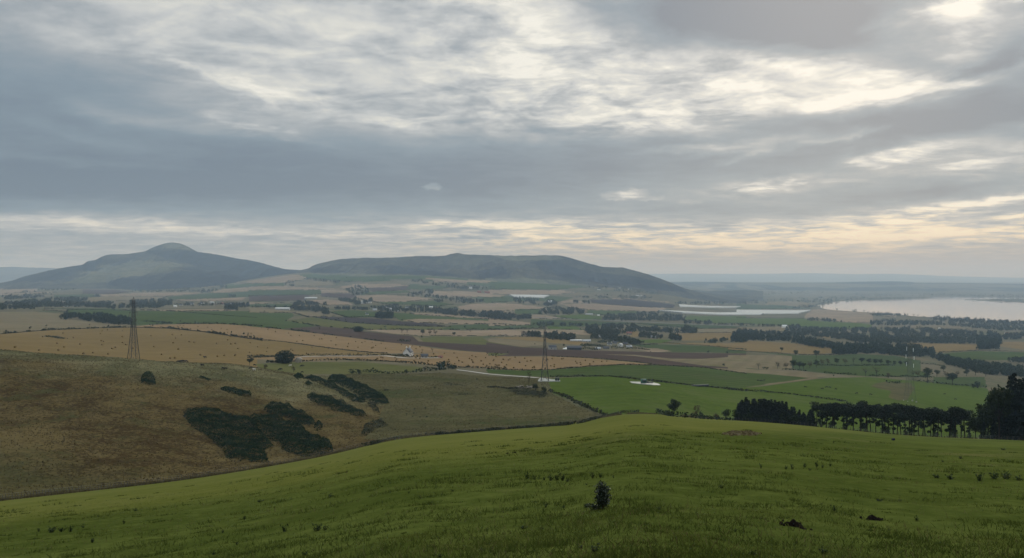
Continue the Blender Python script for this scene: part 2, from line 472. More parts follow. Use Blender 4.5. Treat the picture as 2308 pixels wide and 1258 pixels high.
land_mat('sward', (.050, .066, .013), (.098, .116, .027), (.122, .118, .040), big=60, mid=5, fine=0.6, bump=0.6, con=1.35)
land_mat('bracken', (.046, .030, .011), (.122, .092, .038), (.060, .057, .021), big=48, mid=13, fine=1.3, bump=0.7, con=1.7)
land_mat('rough_pasture', (.066, .060, .026), (.116, .100, .048), (.054, .064, .022), big=90, mid=10, fine=1.3, bump=0.5, stretch=(.6, 1.4, 1), con=1.4)
land_mat('straw', (.164, .116, .048), (.222, .157, .069), None, big=160, mid=22, fine=2, bump=.15, stripes=(75, 14, .5))
land_mat('straw_pink', (.205, .140, .072), (.268, .184, .096), None, big=160, mid=22, fine=2, bump=.15, stripes=(82, 16, .42))
land_mat('straw_pale', (.205, .152, .100), (.290, .222, .150), (.180, .155, .092), big=260, mid=50, fine=3, bump=.1, stripes=(60, 34, .35), con=1.3)
land_mat('straw_grey', (.150, .120, .070), (.200, .162, .098), (.135, .130, .060), big=200, mid=30, fine=3, bump=.15, stripes=(20, 20, .25))
land_mat('olive', (.080, .084, .028), (.122, .118, .044), None, big=150, mid=20, fine=2, bump=.2, stripes=(70, 12, .15))
land_mat('green', (.048, .068, .019), (.072, .096, .028), (.070, .080, .032), big=160, mid=18, fine=1.5, bump=.2, stripes=(65, 18, .3))
land_mat('green_bright', (.056, .082, .013), (.082, .112, .022), (.090, .108, .031), big=120, mid=14, fine=1.2, bump=.25, stripes=(72, 16, .15))
land_mat('green_dull', (.046, .064, .024), (.068, .086, .034), None, big=200, mid=26, fine=2.5, bump=.2)
land_mat('plough', (.062, .043, .034), (.090, .064, .049), None, big=200, mid=30, fine=2, bump=.3, stripes=(70, 10, .3))
land_mat('plough_dark', (.044, .035, .033), (.062, .050, .044), None, big=200, mid=30, fine=2, bump=.3, stripes=(70, 10, .3))
land_mat('moor', (.040, .036, .030), (.088, .080, .052), (.022, .022, .022), big=330, mid=70, fine=12, bump=.8, con=2.0)
land_mat('heather', (.016, .015, .017), (.036, .033, .032), (.060, .055, .040), big=330, mid=60, fine=12, bump=.8, con=1.6)
land_mat('hill_grass', (.090, .092, .060), (.150, .142, .090), (.050, .048, .038), big=380, mid=60, fine=12, bump=.5, con=1.6)
land_mat('far_forest', (.016, .022, .019), (.038, .044, .030), (.075, .070, .046), big=700, mid=160, fine=20, bump=.3, con=1.3)
land_mat('far_land', (.098, .088, .050), (.155, .130, .084), (.055, .076, .030), big=420, mid=110, fine=12, bump=.1, con=1.5)
land_mat('plastic_film', (.44, .44, .42), (.58, .58, .55), None, big=60, mid=9, fine=1, bump=.05)
land_mat('chalk_track', (.44, .42, .37), (.56, .54, .48), None, big=20, mid=4, fine=.5, bump=.1)
land_mat('asphalt', (.16, .16, .155), (.22, .22, .21), None, big=60, mid=8, fine=.6, bump=.05)

# ------------------------------------------------------------------ fields
# (material, sheet, outline) - outlines are plan shapes of fields taken off the photo and laid on the land
FIELDS = [
    # under the west hill
    ('straw_pale', 1, [(0,535),(220,530),(400,530),(980,520),(980,545),(600,590),(330,590),(0,600)]),
    ('straw_pale', 1, [(0,605),(330,595),(320,620),(0,640)]), ('straw_pale', 1, [(1020,590),(1450,565),(1880,562),(1890,577),(1500,590),(1160,602)]),
    ('plough', 1, [(730,600),(1000,600),(1170,620),(1000,640),(730,640)]), ('straw_pale', 1, [(890,645),(1300,630),(1770,625),(1750,640),(1480,660),(900,660)]),
    ('green_dull', 1, [(480,650),(800,640),(890,660),(800,670),(480,670)]), ('straw_grey', 1, [(770,670),(1000,660),(1480,665),(1400,690),(1000,700),(790,710)]),
    ('green', 1, [(150,710),(320,670),(330,710)]), ('green_dull', 1, [(1480,665),(1900,630),(2280,610),(2280,660),(1700,690),(1500,690)]),
    ('straw_pale', 1, [(1850,627),(2000,592),(2280,577),(2280,610),(1900,632)]), ('straw_pale', 1, [(2050,540),(2280,520),(2280,543)]),
    ('green', 1, [(2010,560),(2280,545),(2280,574),(2000,590)]), ('straw_pale', 1, [(1500,690),(2180,670),(2130,702),(1600,705)]),
    ('straw_pale', 1, [(1200,780),(1900,772),(2150,785),(1600,795)]), ('straw_pale', 1, [(0,640),(200,632),(440,620),(500,625),(300,640),(0,652)]),
    # big stubble and green at the left
    ('straw_grey', 1, [(-300,790),(0,800),(300,795),(600,820),(580,860),(900,900),(1160,915),(1130,935),(850,945),(450,960),(0,995),(-300,1020)]),
    ('green', 1, [(600,778),(1000,784),(1600,795),(2280,790),(2320,930),(1965,905),(1700,905),(1500,905),(1250,915),(1160,915),(1130,850),(900,830),(590,815)]),
    ('green_dull', 1, [(300,765),(1000,770),(1200,782),(1000,784),(600,776)]),
    ('straw', 1, [(-300,1022),(0,997),(450,960),(850,945),(1160,937),(1300,940),(1500,947),(1800,977),(2100,1022),(2280,1047),(2280,1400),(-300,1400)]),
    ('straw_pink', 1, [(1160,936),(1300,915),(1700,905),(1965,905),(2320,932),(2320,1055),(2280,1045),(2100,1020),(1800,975),(1500,945),(1300,938)]),
    ('straw_pink', 2, [(0,765),(60,770),(300,797),(560,827),(760,852),(1000,882),(1200,907),(1400,927),(1700,972),(2000,997),(2290,1012),(2290,1018),(1700,1000),(1230,1008),(1100,1003),(900,983),(620,948),(300,903),(0,878)]),
    ('straw', 2, [(0,882),(300,907),(620,952),(900,987),(1100,1007),(1230,1012),(1230,1020),(800,1028),(400,1030),(0,1050)]),
    ('straw_pink', 2, [(0,1050),(400,1034),(800,1032),(1230,1024),(1700,1002),(2290,1018),(2290,1132),(2000,1140),(1700,1125),(1540,1105),(1300,1085),(1100,1075),(830,1065),(470,1080),(210,1065),(0,1058)]),
    # middle
    ('green', 2, [(0,650),(390,650),(400,680),(330,720),(600,760),(560,822),(300,795),(0,768)]),
    ('straw_grey', 2, [(0,600),(540,648),(800,680),(530,690),(400,650),(0,645)]),
    ('olive', 2, [(330,720),(560,690),(900,720),(1100,750),(1780,770),(1700,800),(1030,800),(900,790),(620,770)]),
    ('plough_dark', 2, [(530,682),(850,688),(1100,700),(1350,725),(1600,740),(1790,772),(1600,772),(1200,757),(900,737),(700,707)]),
    ('plough', 2, [(300,790),(620,768),(900,790),(1030,815),(1450,855),(1520,905),(2290,940),(2290,1010),(1900,985),(1500,937),(1200,907),(900,867),(560,827)]),
    ('straw_pale', 2, [(1030,800),(1700,800),(1900,810),(2290,800),(2290,850),(1850,855),(1450,850),(1250,830)]),
    ('olive', 2, [(1500,880),(1650,860),(2060,860),(2120,900),(2290,930),(2290,942),(1520,905)]),
    ('green_dull', 2, [(1790,760),(2290,740),(2290,798),(1700,800)]),
    ('green', 2, [(700,640),(900,625),(1150,640),(1280,650),(1650,660),(1900,680),(2290,712),(2290,745),(1850,740),(1350,720),(1300,690),(870,690),(800,670)]),
    ('straw_pale', 2, [(1390,650),(1650,655),(1900,678),(2290,706),(2290,716),(1850,690),(1500,665)]),
    ('straw_pale', 2, [(1360,715),(1500,703),(1850,708),(2290,728),(2290,752),(1800,748),(1500,737)]),
    ('straw_pale', 2, [(1860,590),(2000,570),(2290,563),(2290,640),(2100,640),(1900,625),(1850,600)]),
    ('straw_pale', 2, [(530,540),(700,530),(880,550),(930,580),(700,585),(560,555)]), ('straw_pale', 2, [(940,500),(1200,490),(1600,515),(1640,530),(1400,550),(1130,555),(960,520)]),
    ('green', 2, [(1120,557),(1640,545),(1820,575),(1700,590),(1200,570)]), ('straw_pale', 2, [(1610,480),(1640,455),(2000,460),(2050,470),(2290,500),(2290,522),(2000,510),(1650,500)]),
    ('green_dull', 2, [(1970,510),(2100,505),(2290,527),(2290,560),(2090,550)]), ('straw_pale', 2, [(640,445),(850,450),(920,475),(640,475)]),
    ('plough', 2, [(640,475),(920,480),(960,500),(900,525),(650,505)]), ('straw_pale', 2, [(0,415),(300,413),(860,440),(640,447),(0,447)]),
    ('green_dull', 2, [(0,450),(650,447),(640,480),(550,490),(0,495)]), ('plough', 2, [(0,500),(550,490),(500,540),(0,550)]),
    ('straw_pale', 2, [(0,555),(390,560),(0,573)]), ('green_dull', 2, [(0,573),(380,570),(380,600),(0,596)]),
    ('straw_grey', 2, [(420,375),(700,370),(780,405),(600,415),(420,410)]), ('straw_pale', 2, [(800,420),(960,395),(1300,390),(1430,410),(1100,430),(850,440)]),
    ('plough', 2, [(1060,430),(1430,415),(1500,440),(1100,465)]), ('green', 2, [(1000,467),(1400,450),(1450,470),(1000,490)]),
    ('straw_pale', 2, [(0,365),(250,330),(480,310),(520,345),(430,365),(310,385),(0,390)]), ('green', 2, [(0,392),(310,385),(310,410),(0,412)]),
    ('green', 2, [(440,310),(700,300),(1000,315),(1400,318),(2290,350),(2290,440),(1800,380),(1430,350),(900,375),(520,340)]),
    ('straw_pale', 2, [(1350,345),(1600,345),(2000,360),(2290,365),(2290,385),(1900,382)]), ('green_dull', 2, [(1430,395),(1800,420),(1700,440),(1400,440)]),
    # centre right
    ('straw_pale', 3, [(0,447),(100,445),(600,450),(800,465),(600,490),(200,490),(0,475)]), ('green', 3, [(0,375),(300,360),(900,420),(600,445),(0,440)]),
    ('green_dull', 3, [(0,510),(200,500),(560,497),(760,510),(640,550),(300,545),(0,560)]), ('straw_pale', 3, [(0,568),(250,572),(530,600),(450,620),(0,640)]),
    ('green', 3, [(240,615),(460,615),(480,660),(240,660)]), ('straw_pale', 3, [(620,560),(700,572),(900,567),(1350,580),(1590,610),(1500,640),(900,625),(720,600)]),
    ('plough_dark', 3, [(900,532),(1300,530),(1660,580),(1640,605),(1400,600),(1050,575),(920,560)]), ('straw_pale', 3, [(880,525),(1200,520),(1600,550),(1640,570),(1300,530)]),
    ('straw_pale', 3, [(640,550),(770,530),(900,565),(650,563)]), ('green', 3, [(880,625),(1330,637),(1330,655),(1000,670),(880,650)]),
    ('green_bright', 3, [(540,675),(840,665),(1000,680),(1000,710),(760,707)]), ('straw_pale', 3, [(380,665),(540,675),(700,705),(380,700)]),
    ('green_bright', 3, [(1750,680),(2290,680),(2290,745),(1980,740),(1740,710)]), ('green_dull', 3, [(380,705),(1000,727),(1600,747),(2290,772),(2290,788),(1840,790),(1300,745),(820,770),(380,770)]),
    ('straw_pale', 3, [(0,700),(370,735),(380,760),(0,765)]), ('green_dull', 3, [(0,767),(380,757),(500,780),(0,800)]), ('green_bright', 3, [(520,770),(780,770),(850,800),(540,795)]),
    ('straw_pale', 3, [(0,802),(300,797),(850,802),(920,850),(600,830),(330,860),(0,857)]), ('straw', 3, [(0,868),(400,860),(720,885),(900,910),(830,935),(600,920),(480,905)]),
    ('straw_grey', 3, [(0,880),(480,907),(480,935),(300,950),(0,905)]), ('plough', 3, [(-20,910),(300,955),(620,965),(540,1030),(100,1033),(-20,1005)]), ('olive', 3, [(0,1002),(190,1012),(80,1032),(0,1027)]),
    ('straw', 3, [(1120,810),(1330,815),(1350,860),(1270,860)]), ('straw', 3, [(1640,830),(2160,825),(2160,892),(1720,895)]), ('straw_grey', 3, [(1800,792),(2290,787),(2290,822),(1850,825)]),
    ('green_bright', 3, [(1320,890),(1500,885),(1650,890),(1550,915),(1340,915)]), ('straw', 3, [(1550,917),(1760,915),(2290,918),(2290,977),(2000,947)]),
    ('green_dull', 3, [(1280,935),(1500,930),(1900,942),(2290,982),(2290,1010),(1920,1000),(1620,995),(1400,960)]), ('straw_pale', 3, [(1280,965),(1500,965),(1630,990),(1450,1000)]),
    ('plough', 3, [(480,985),(620,975),(1000,985),(1640,1000),(1930,1005),(2290,1010),(2290,1030),(1900,1057),(1620,1055),(1300,1022),(1020,1017),(1300,1032),(1640,1077),(2290,1142),(2290,1154),(1720,1122),(1450,1102),(1000,1052),(520,1032)]),
    ('straw_grey', 3, [(1020,1017),(1300,1022),(1640,1057),(1900,1057),(2290,1030),(2290,1142),(1900,1115),(1640,1078),(1300,1032)]), ('straw_grey', 3, [(1720,1122),(2290,1154),(2290,1187),(1900,1142)]),
    ('straw_pink', 3, [(-10,1037),(400,1037),(560,1037),(900,1052),(1450,1105),(1300,1112),(1000,1122),(550,1157),(300,1162),(-10,1145)]),
    ('olive', 6, [(60,160),(480,142),(1000,142),(1540,187),(1540,222),(1250,247),(830,250),(400,250),(150,235)]),
    ('green', 7, [(-20,207),(300,217),(560,212),(900,182),(1200,167),(1500,172),(1900,192),(2290,247),(2290,402),(1960,367),(1530,322),(1080,270),(960,272),(600,277),(440,272),(0,240)]),
    ('green_bright', 7, [(440,300),(640,281),(960,272),(1080,270),(1530,322),(1960,367),(2290,402),(2290,700),(1500,680),(1180,650),(1040,622),(940,570),(800,500),(600,430),(530,400),(440,370)]),
    # right
    ('green', 8, [(0,202),(300,217),(560,242),(640,252),(500,277),(280,302),(0,337)]),
    ('green_bright', 8, [(0,340),(300,310),(640,265),(800,247),(1100,242),(1400,267),(1700,292),(2020,330),(2100,470),(2100,720),(1400,700),(700,640),(0,590)]),
    ('straw_grey', 8, [(0,70),(500,75),(500,182),(280,182),(0,155)]), ('straw_grey', 8, [(0,162),(280,187),(560,202),(820,227),(650,247),(300,217),(0,197)]),
    ('straw', 8, [(0,0),(400,0),(830,20),(830,50),(700,65),(200,40),(0,25)]),
    ('green_dull', 8, [(200,45),(560,72),(830,72),(1000,62),(1300,77),(1500,112),(1500,220),(1100,232),(800,217),(560,190),(502,170),(502,80)]),
    ('green', 8, [(680,190),(900,155),(1280,150),(1480,180),(1600,242),(1100,237),(830,217)]), ('green_dull', 8, [(1600,242),(2000,242),(2020,325),(1600,290)]),
    ('green', 8, [(1650,60),(1950,40),(2330,50),(2330,105),(2200,112),(1750,100)]), ('straw', 8, [(1500,0),(1960,0),(1960,32),(1650,52),(1520,30)]), ('straw', 8, [(2090,0),(2330,0),(2330,22)]),
    ('straw_pale', 4, [(600,425),(660,415),(1100,450),(1090,490),(1100,525),(840,520),(600,490),(540,485),(560,455)]), ('straw_grey', 4, [(1110,560),(1400,545),(1800,545),(1900,580),(1400,572)]),
    ('straw_pale', 4, [(1130,470),(1290,465),(1280,482)]), ('straw', 4, [(640,635),(750,635),(750,657)]), ('straw', 4, [(0,690),(100,672),(430,690),(780,725),(780,770),(500,760),(0,735)]),
    ('straw', 4, [(1370,690),(1500,690),(1940,700),(1940,737),(1650,770),(1560,730)]), ('straw', 4, [(2100,680),(2330,680),(2330,745),(2090,712)]),
    ('green_bright', 4, [(0,490),(540,490),(600,510),(1000,530),(1090,545),(1050,577),(560,567),(400,547),(0,532)]), ('straw_grey', 4, [(0,560),(400,557),(400,600),(0,590)]),
    ('green_dull', 4, [(0,300),(230,310),(200,342),(0,342)]), ('straw_grey', 4, [(230,362),(480,352),(650,382),(500,400),(230,392)]), ('green_dull', 4, [(0,377),(400,387),(600,412),(0,417)]),
    ('rough_pasture', 8, [(1110,312),(1160,290),(1230,278),(1330,288),(1420,285),(1455,330),(1400,420),(1330,425),(1250,400),(1275,350),(1190,335)]),
]
FIELD_NAMES = {'straw': 'stubble_field', 'straw_pink': 'stubble_field', 'straw_pale': 'stubble_field', 'straw_grey': 'stubble_field', 'olive': 'grass_field', 'green': 'grass_field',
               'green_bright': 'grass_field', 'green_dull': 'grass_field', 'plough': 'ploughed_field', 'plough_dark': 'ploughed_field', 'rough_pasture': 'rough_ground', 'plastic_film': 'ground'}

PASTURE = [(820,990),(845,960),(870,905),(800,862),(740,846),(800,842),(960,842),(1030,836),(1212,850),(1215,872),(1240,885),(1300,915),(1367,940),(1298,960),(1140,972),(992,985),(896,992)]

ux = np.concatenate([np.arange(-2600, -80, 90.0), np.arange(-80, 2390, 2.4), np.arange(2390, 5000, 90.0)])
uy = np.concatenate([np.geomspace(1.2, 60, 190), np.geomspace(60, 170, 110)[1:], np.arange(171, 480, 1.1), np.arange(480, 1000, 1.9), 1 / np.linspace(1 / 1000, 1 / 16000, 230), np.geomspace(16500, 42000, 14)])
NU, NY = len(ux), len(uy)
PXg, Yg = np.meshgrid(ux, uy)
Zg = height(PXg, Yg)
Vg = np.stack([(PXg - CX) / FPX * Yg, Yg, Zg], -1).reshape(-1, 3)
pyg = CY - Zg / Yg * FPX
cx_ = 0.25 * (PXg[:-1, :-1] + PXg[1:, :-1] + PXg[:-1, 1:] + PXg[1:, 1:])
cy_ = 0.25 * (pyg[:-1, :-1] + pyg[1:, :-1] + pyg[:-1, 1:] + pyg[1:, 1:])
cd_ = 0.25 * (Yg[:-1, :-1] + Yg[1:, :-1] + Yg[:-1, 1:] + Yg[1:, 1:])
fen = np.interp(cx_, FEN[:, 0], FEN[:, 2])
cre = np.interp(cx_, CREST[:, 0], CREST[:, 1])
cls = np.zeros(cx_.shape, np.int32)               # 0 = open ground
cls[(cd_ > fen) & (cd_ < cre)] = 2                # bracken hillside
cls[(cd_ > fen) & (cd_ < np.maximum(cre, 620)) & inpoly(cx_, cy_, PASTURE)] = 3
cls[cd_ <= fen] = 1
farm = (cd_ > np.maximum(fen + 2, cre)) & (cd_ < 12000) & (cls != 3)
fcls = []
for i, (mname, r, pts) in enumerate(FIELDS):
    cls[farm & inpoly(cx_, cy_, P(r, pts))] = 10 + i

def mesh_np(name, verts, faces, m, smooth=False):
    me = bpy.data.meshes.new(name)
    verts = np.asarray(verts, np.float32)
    faces = np.asarray(faces, np.int32)
    k = faces.shape[1]
    me.vertices.add(len(verts))
    me.vertices.foreach_set('co', verts.ravel())
    me.loops.add(faces.size)
    me.loops.foreach_set('vertex_index', faces.ravel())
    me.polygons.add(len(faces))
    me.polygons.foreach_set('loop_start', np.arange(0, faces.size, k, dtype=np.int32))
    if smooth:
        me.polygons.foreach_set('use_smooth', np.ones(len(faces), bool))
    me.update(calc_edges=True)
    if m:
        me.materials.append(MATS[m] if isinstance(m, str) else m)
    return me

def tag(o, label=None, cat=None, group=None, kind=None):
    for kk, v in (('label', label), ('category', cat), ('group', group), ('kind', kind)):
        if v:
            o[kk] = v
    return o

def link(name, me, parent=None):
    o = bpy.data.objects.new(name, me)
    COL.objects.link(o)
    if parent:
        o.parent = parent
    return o

ii, jj = np.meshgrid(np.arange(NY - 1), np.arange(NU - 1), indexing='ij')
quad = np.stack([ii * NU + jj, ii * NU + jj + 1, (ii + 1) * NU + jj + 1, (ii + 1) * NU + jj], -1)
def land_piece(c, name, m):
    q = quad[cls == c]
    if not len(q):
        return None
    idx, inv = np.unique(q, return_inverse=True)
    o = link(name, mesh_np(name, Vg[idx], inv.reshape(q.shape), m, True))
    o['kind'] = 'structure'
    return o
land_piece(0, 'ground', 'far_land')
land_piece(1, 'grass_field', 'sward')
land_piece(2, 'hillside', 'bracken')
land_piece(3, 'rough_pasture', 'rough_pasture')
for i, (mname, r, pts) in enumerate(FIELDS):
    land_piece(10 + i, FIELD_NAMES[mname], mname)
# the slope behind and beside the photographer
bk = [(-14, -40, 6.0), (14, -40, 6.0), (14, 1.25, -1.72), (-14, 1.25, -1.72)]
o = link('ground', mesh_np('ground', bk, [[0, 1, 2, 3]], 'sward'))
o['kind'] = 'structure'

# ------------------------------------------------------------------ loch
m, t, b = mat('loch_water')
b.inputs['Base Color'].default_value = (.035, .045, .05, 1)
b.inputs['Roughness'].default_value = 0.05
b.inputs['Specular IOR Level'].default_value = 0.5
pos = t.node('ShaderNodeNewGeometry').outputs['Position']
wn_ = t.noise(t.vmath('MULTIPLY', pos, (1, .5, 1)), 1 / 14, 5, .6)
bp = t.node('ShaderNodeBump')
bp.inputs['Strength'].default_value = .04
bp.inputs['Distance'].default_value = 1.0
t.put(bp.inputs['Height'], wn_)
t.put(b.inputs['Normal'], bp.outputs[0])
bmw = bmesh.new()
bmw.faces.new([bmw.verts.new((x, y, WATER_Z)) for x, y in WPOLY])
bmesh.ops.triangulate(bmw, faces=bmw.faces[:])
mw = bpy.data.meshes.new('water')
bmw.to_mesh(mw); bmw.free()
mw.materials.append(MATS['loch_water'])
if mw.polygons[0].normal.z < 0:
    mw.flip_normals()
link('water', mw)['kind'] = 'structure'

# ------------------------------------------------------------------ hills
def hill_sheet(name, ridge, toe, yr, yt, m, rough=18, seed=0, power=1.0, back=2600, nx=520, ny=90, gully=1.0, zones=()):
    """ridge / toe: outlines (photo x, y); yr / yt: their distances along x"""
    rx = np.array(ridge, float)
    tx = np.array(toe, float)
    ra, ta = np.array(yr, float), np.array(yt, float)
    px = np.linspace(rx[0, 0], rx[-1, 0], nx)
    ry = pchip(rx[:, 0], rx[:, 1], px)
    ty = pchip(tx[:, 0], tx[:, 1], px) if len(tx) > 2 else np.interp(px, tx[:, 0], tx[:, 1])
    dr = np.interp(px, ra[:, 0], ra[:, 1])
    dt = np.interp(px, ta[:, 0], ta[:, 1])
    zr = -(ry - CY) / FPX * dr
    zt = height(px, dt) - 25
    s = np.linspace(0, 1, ny)
    sb = np.linspace(0, 1, 26)[1:]
    S, PX = np.meshgrid(s, px, indexing='ij')
    Yf = dt + (dr - dt) * S
    prof = S ** power
    prof = prof + 0.10 * np.sin(S * math.pi * 2)
    Z = zt + (zr - zt) * prof
    X = (PX - CX) / FPX * Yf
    env = np.sin(np.clip(S, 0, 1) * math.pi) ** 0.8
    n = fbm(X / 420, Yf / 900, 5, seed) * rough * 2 + gully * rough * (np.abs(fbm(X / 210, Yf / 1400, 4, seed + 5)) - .2) * 2
    Z = Z + n * env * np.clip((zr - zt) / 120, 0.1, 1)
    Z = Z + np.where(S > .93, fbm(X / 60, Yf / 60, 3, seed + 9) * 5 * np.clip((zr - zt) / 120, 0, 1), 0)
    SB, PXB = np.meshgrid(sb, px, indexing='ij')
    YB = dr + back * SB
    ZB = zr + (-120 - zr) * SB ** 1.3 + fbm((PXB - CX) / FPX * YB / 300, YB / 300, 4, seed) * rough * SB
    ZA, YA, PA = np.vstack([Z, ZB]), np.vstack([Yf, YB]), np.vstack([PX, PXB])
    V = np.stack([(PA - CX) / FPX * YA, YA, ZA], -1).reshape(-1, 3)
    R_, C_ = ZA.shape
    a, bb = np.meshgrid(np.arange(R_ - 1), np.arange(C_ - 1), indexing='ij')
    q = np.stack([a * C_ + bb, a * C_ + bb + 1, (a + 1) * C_ + bb + 1, (a + 1) * C_ + bb], -1).reshape(-1, 4)
    me = mesh_np(name, V, q, m, True)
    if zones:
        fc = V[q].mean(1)
        wob = fbm(fc[:, 0] / 160, fc[:, 1] / 260 + fc[:, 2] / 60, 4, seed + 40) * 14
        fx_, fy_2 = CX + fc[:, 0] / fc[:, 1] * FPX + wob * 1.5, CY - fc[:, 2] / fc[:, 1] * FPX + wob * .5
        front = np.repeat(np.arange(R_ - 1) < ny - 2, C_ - 1)
        mi = np.zeros(len(q), np.int32)
        for zm, zr_, zp in zones:
            if zm not in me.materials:
                me.materials.append(MATS[zm])
            mi[front & inpoly(fx_, fy_2, P(zr_, zp))] = list(me.materials).index(MATS[zm])
        me.polygons.foreach_set('material_index', mi)
    o = link(name, me)
    o['kind'] = 'structure'
    return px, dr, zr, V, C_, ny

WEST = hill_sheet('hill', [(-160,655),(-60,645),(20,634),(60,622),(100,612),(150,602),(185,596.5),(200,588),(215,585.5),(228,579),(243,574.2),(265,573.2),(290,572),(308,569.5),(325,567),(337,561.5),(350,556),(364,551),(378,547.6),(388,546.6),(400,547.6),(412,551),(425,557),(436,563),(447,568),(470,571),(495,574.5),(520,580),(560,586.5),(590,593),(620,601),(650,607),(680,609),(720,613)],
           [(-160,657),(20,642),(100,640),(180,637),(240,634),(252,646),(300,645),(420,648),(500,648),(525,642),(560,634),(640,622),(720,616)],
           [(-160, 7200), (20, 7600), (200, 8200), (388, 8700), (560, 8500), (720, 8000)], [(-160, 6400), (20, 6500), (240, 6800), (300, 6300), (500, 6200), (560, 6700), (720, 7000)], 'moor', rough=38, seed=3, zones=[
    ('heather', 1, [(1280,262),(1750,268),(2000,300),(2600,380),(2700,520),(2200,540),(1900,480),(1640,430),(1700,380),(1500,330)]),
    ('hill_grass', 1, [(560,545),(700,480),(880,400),(1180,330),(1450,340),(1640,385),(1480,440),(1100,490),(980,545)]),
    ('heather', 1, [(60,545),(300,470),(560,395),(740,345),(900,320),(840,400),(640,470),(420,530)]),
    ('heather', 1, [(985,560),(1000,510),(1300,485),(1640,440),(2000,470),(2200,540),(2000,600),(1100,600)]),
    ('hill_grass', 1, [(1350,240),(1500,186),(1600,190),(1720,262),(1560,240),(1440,225)])])
BISH = hill_sheet('hill', [(668,611),(680,608.5),(695,605),(706,599),(718,594),(735,590),(752,587),(770,583.5),(790,582.8),(835,581),(850,581.6),(872,580.4),(900,580),(922,578),(940,577),(970,577.2),(1000,577.5),(1008,575.5),(1016,573),(1032,570.5),(1044,572.8),(1056,574),(1090,574.8),(1130,576.5),(1165,576.8),(1200,576),(1245,575.5),(1262,576),(1280,580),(1300,586),(1320,592),(1340,597),(1358,601.5),(1372,602),(1400,603),(1425,608),(1450,615),(1475,623),(1500,632),(1530,645),(1560,657),(1600,669),(1650,680),(1720,694)],
           [(668,612),(700,617),(760,618),(850,621),(950,622),(1040,623),(1100,630),(1180,637),(1260,643),(1340,648),(1420,652),(1500,657),(1560,660),(1600,668),(1720,690)],
           [(668, 7600), (900, 7200), (1100, 6900), (1300, 6600), (1600, 6200), (1720, 6000)], [(668, 6700), (760, 5900), (900, 5650), (1150, 5550), (1400, 5600), (1600, 5800), (1720, 5900)], 'moor', rough=34, seed=8, zones=[
    ('hill_grass', 2, [(400,330),(700,300),(1000,312),(1400,318),(2000,345),(2300,380),(2300,420),(1500,380),(800,370),(420,360)]),
    ('heather', 2, [(560,270),(700,250),(860,280),(980,300),(700,305),(560,300)]), ('heather', 2, [(1080,230),(1350,240),(1700,280),(1900,330),(1500,318),(1150,300)]),
    ('heather', 2, [(2000,280),(2250,230),(2330,330),(2200,350),(2050,340)]),
    ('heather', 3, [(380,200),(560,180),(800,260),(1000,300),(1300,330),(1700,420),(1780,460),(1500,450),(1100,400),(760,360),(500,290)]),
    ('hill_grass', 3, [(-10,350),(300,340),(600,370),(900,405),(1000,430),(600,450),(-10,440)]),
    ('hill_grass', 3, [(60,150),(560,142),(660,160),(500,180),(200,190)])])
hill_sheet('hill', [(-600,596),(-300,600),(-100,603),(0,602),(30,601.5),(60,603),(112,604),(160,610),(240,622)], [(-600,636),(240,636)], [(-600,17000),(240,17000)], [(-600,14500),(240,14500)], 'moor', rough=10, seed=12, ny=40)
hill_sheet('hill', [(1300,622),(1450,617.5),(1560,617),(1660,617.5),(1740,617),(1820,615.8),(1860,616.4),(1930,618),(2000,617.4),(2060,619),(2120,622),(2200,624),(2308,626),(2500,623),(2900,612),(3400,618)], [(1300,634),(3400,634)], [(1300,30000),(3400,30000)], [(1300,25000),(3400,25000)], 'moor', rough=20, seed=15, ny=40)
hill_sheet('hill', [(1420,640),(1500,636.5),(1580,635.5),(1660,637),(1780,638),(1870,637),(1930,635.5),(2000,634.6),(2055,636),(2062,637.6),(2110,638),(2200,639),(2308,640),(2500,636),(2900,630)], [(1420,650),(1700,652),(1900,656),(2308,660),(2900,660)], [(1420,13500),(2900,13500)], [(1420,10500),(2900,10500)], 'far_forest', rough=14, seed=19, ny=60)

# ------------------------------------------------------------------ finding points on the land
def spot(px, y, dmin=0.0, dmax=1e9):
    """land point in sight under a photo pixel (fast look-up on the land grid)"""
    c = int(np.clip(np.searchsorted(ux, px), 1, NU - 1))
    yy = pyg[:, c]
    ok = np.nonzero((uy >= dmin) & (uy <= dmax) & (yy <= y))[0]
    if not len(ok):
        r = int(np.clip(np.searchsorted(uy, min(dmax, uy[-1])), 1, NY - 1))
        Y = uy[r]
    else:
        r = ok[0]
        Y = uy[r]
        if r > 0 and uy[r - 1] >= dmin and yy[r - 1] > y:
            t = (yy[r - 1] - y) / (yy[r - 1] - yy[r])
            Y = uy[r - 1] + t * (uy[r] - uy[r - 1])
    X = (px - CX) / FPX * Y
    return X, Y, float(height(np.array([px]), np.array([Y]))[0])

def far_min(px):
    return max(float(np.interp(px, CREST[:, 0], CREST[:, 1])), float(np.interp(px, FEN[:, 0], FEN[:, 2])) + 3)

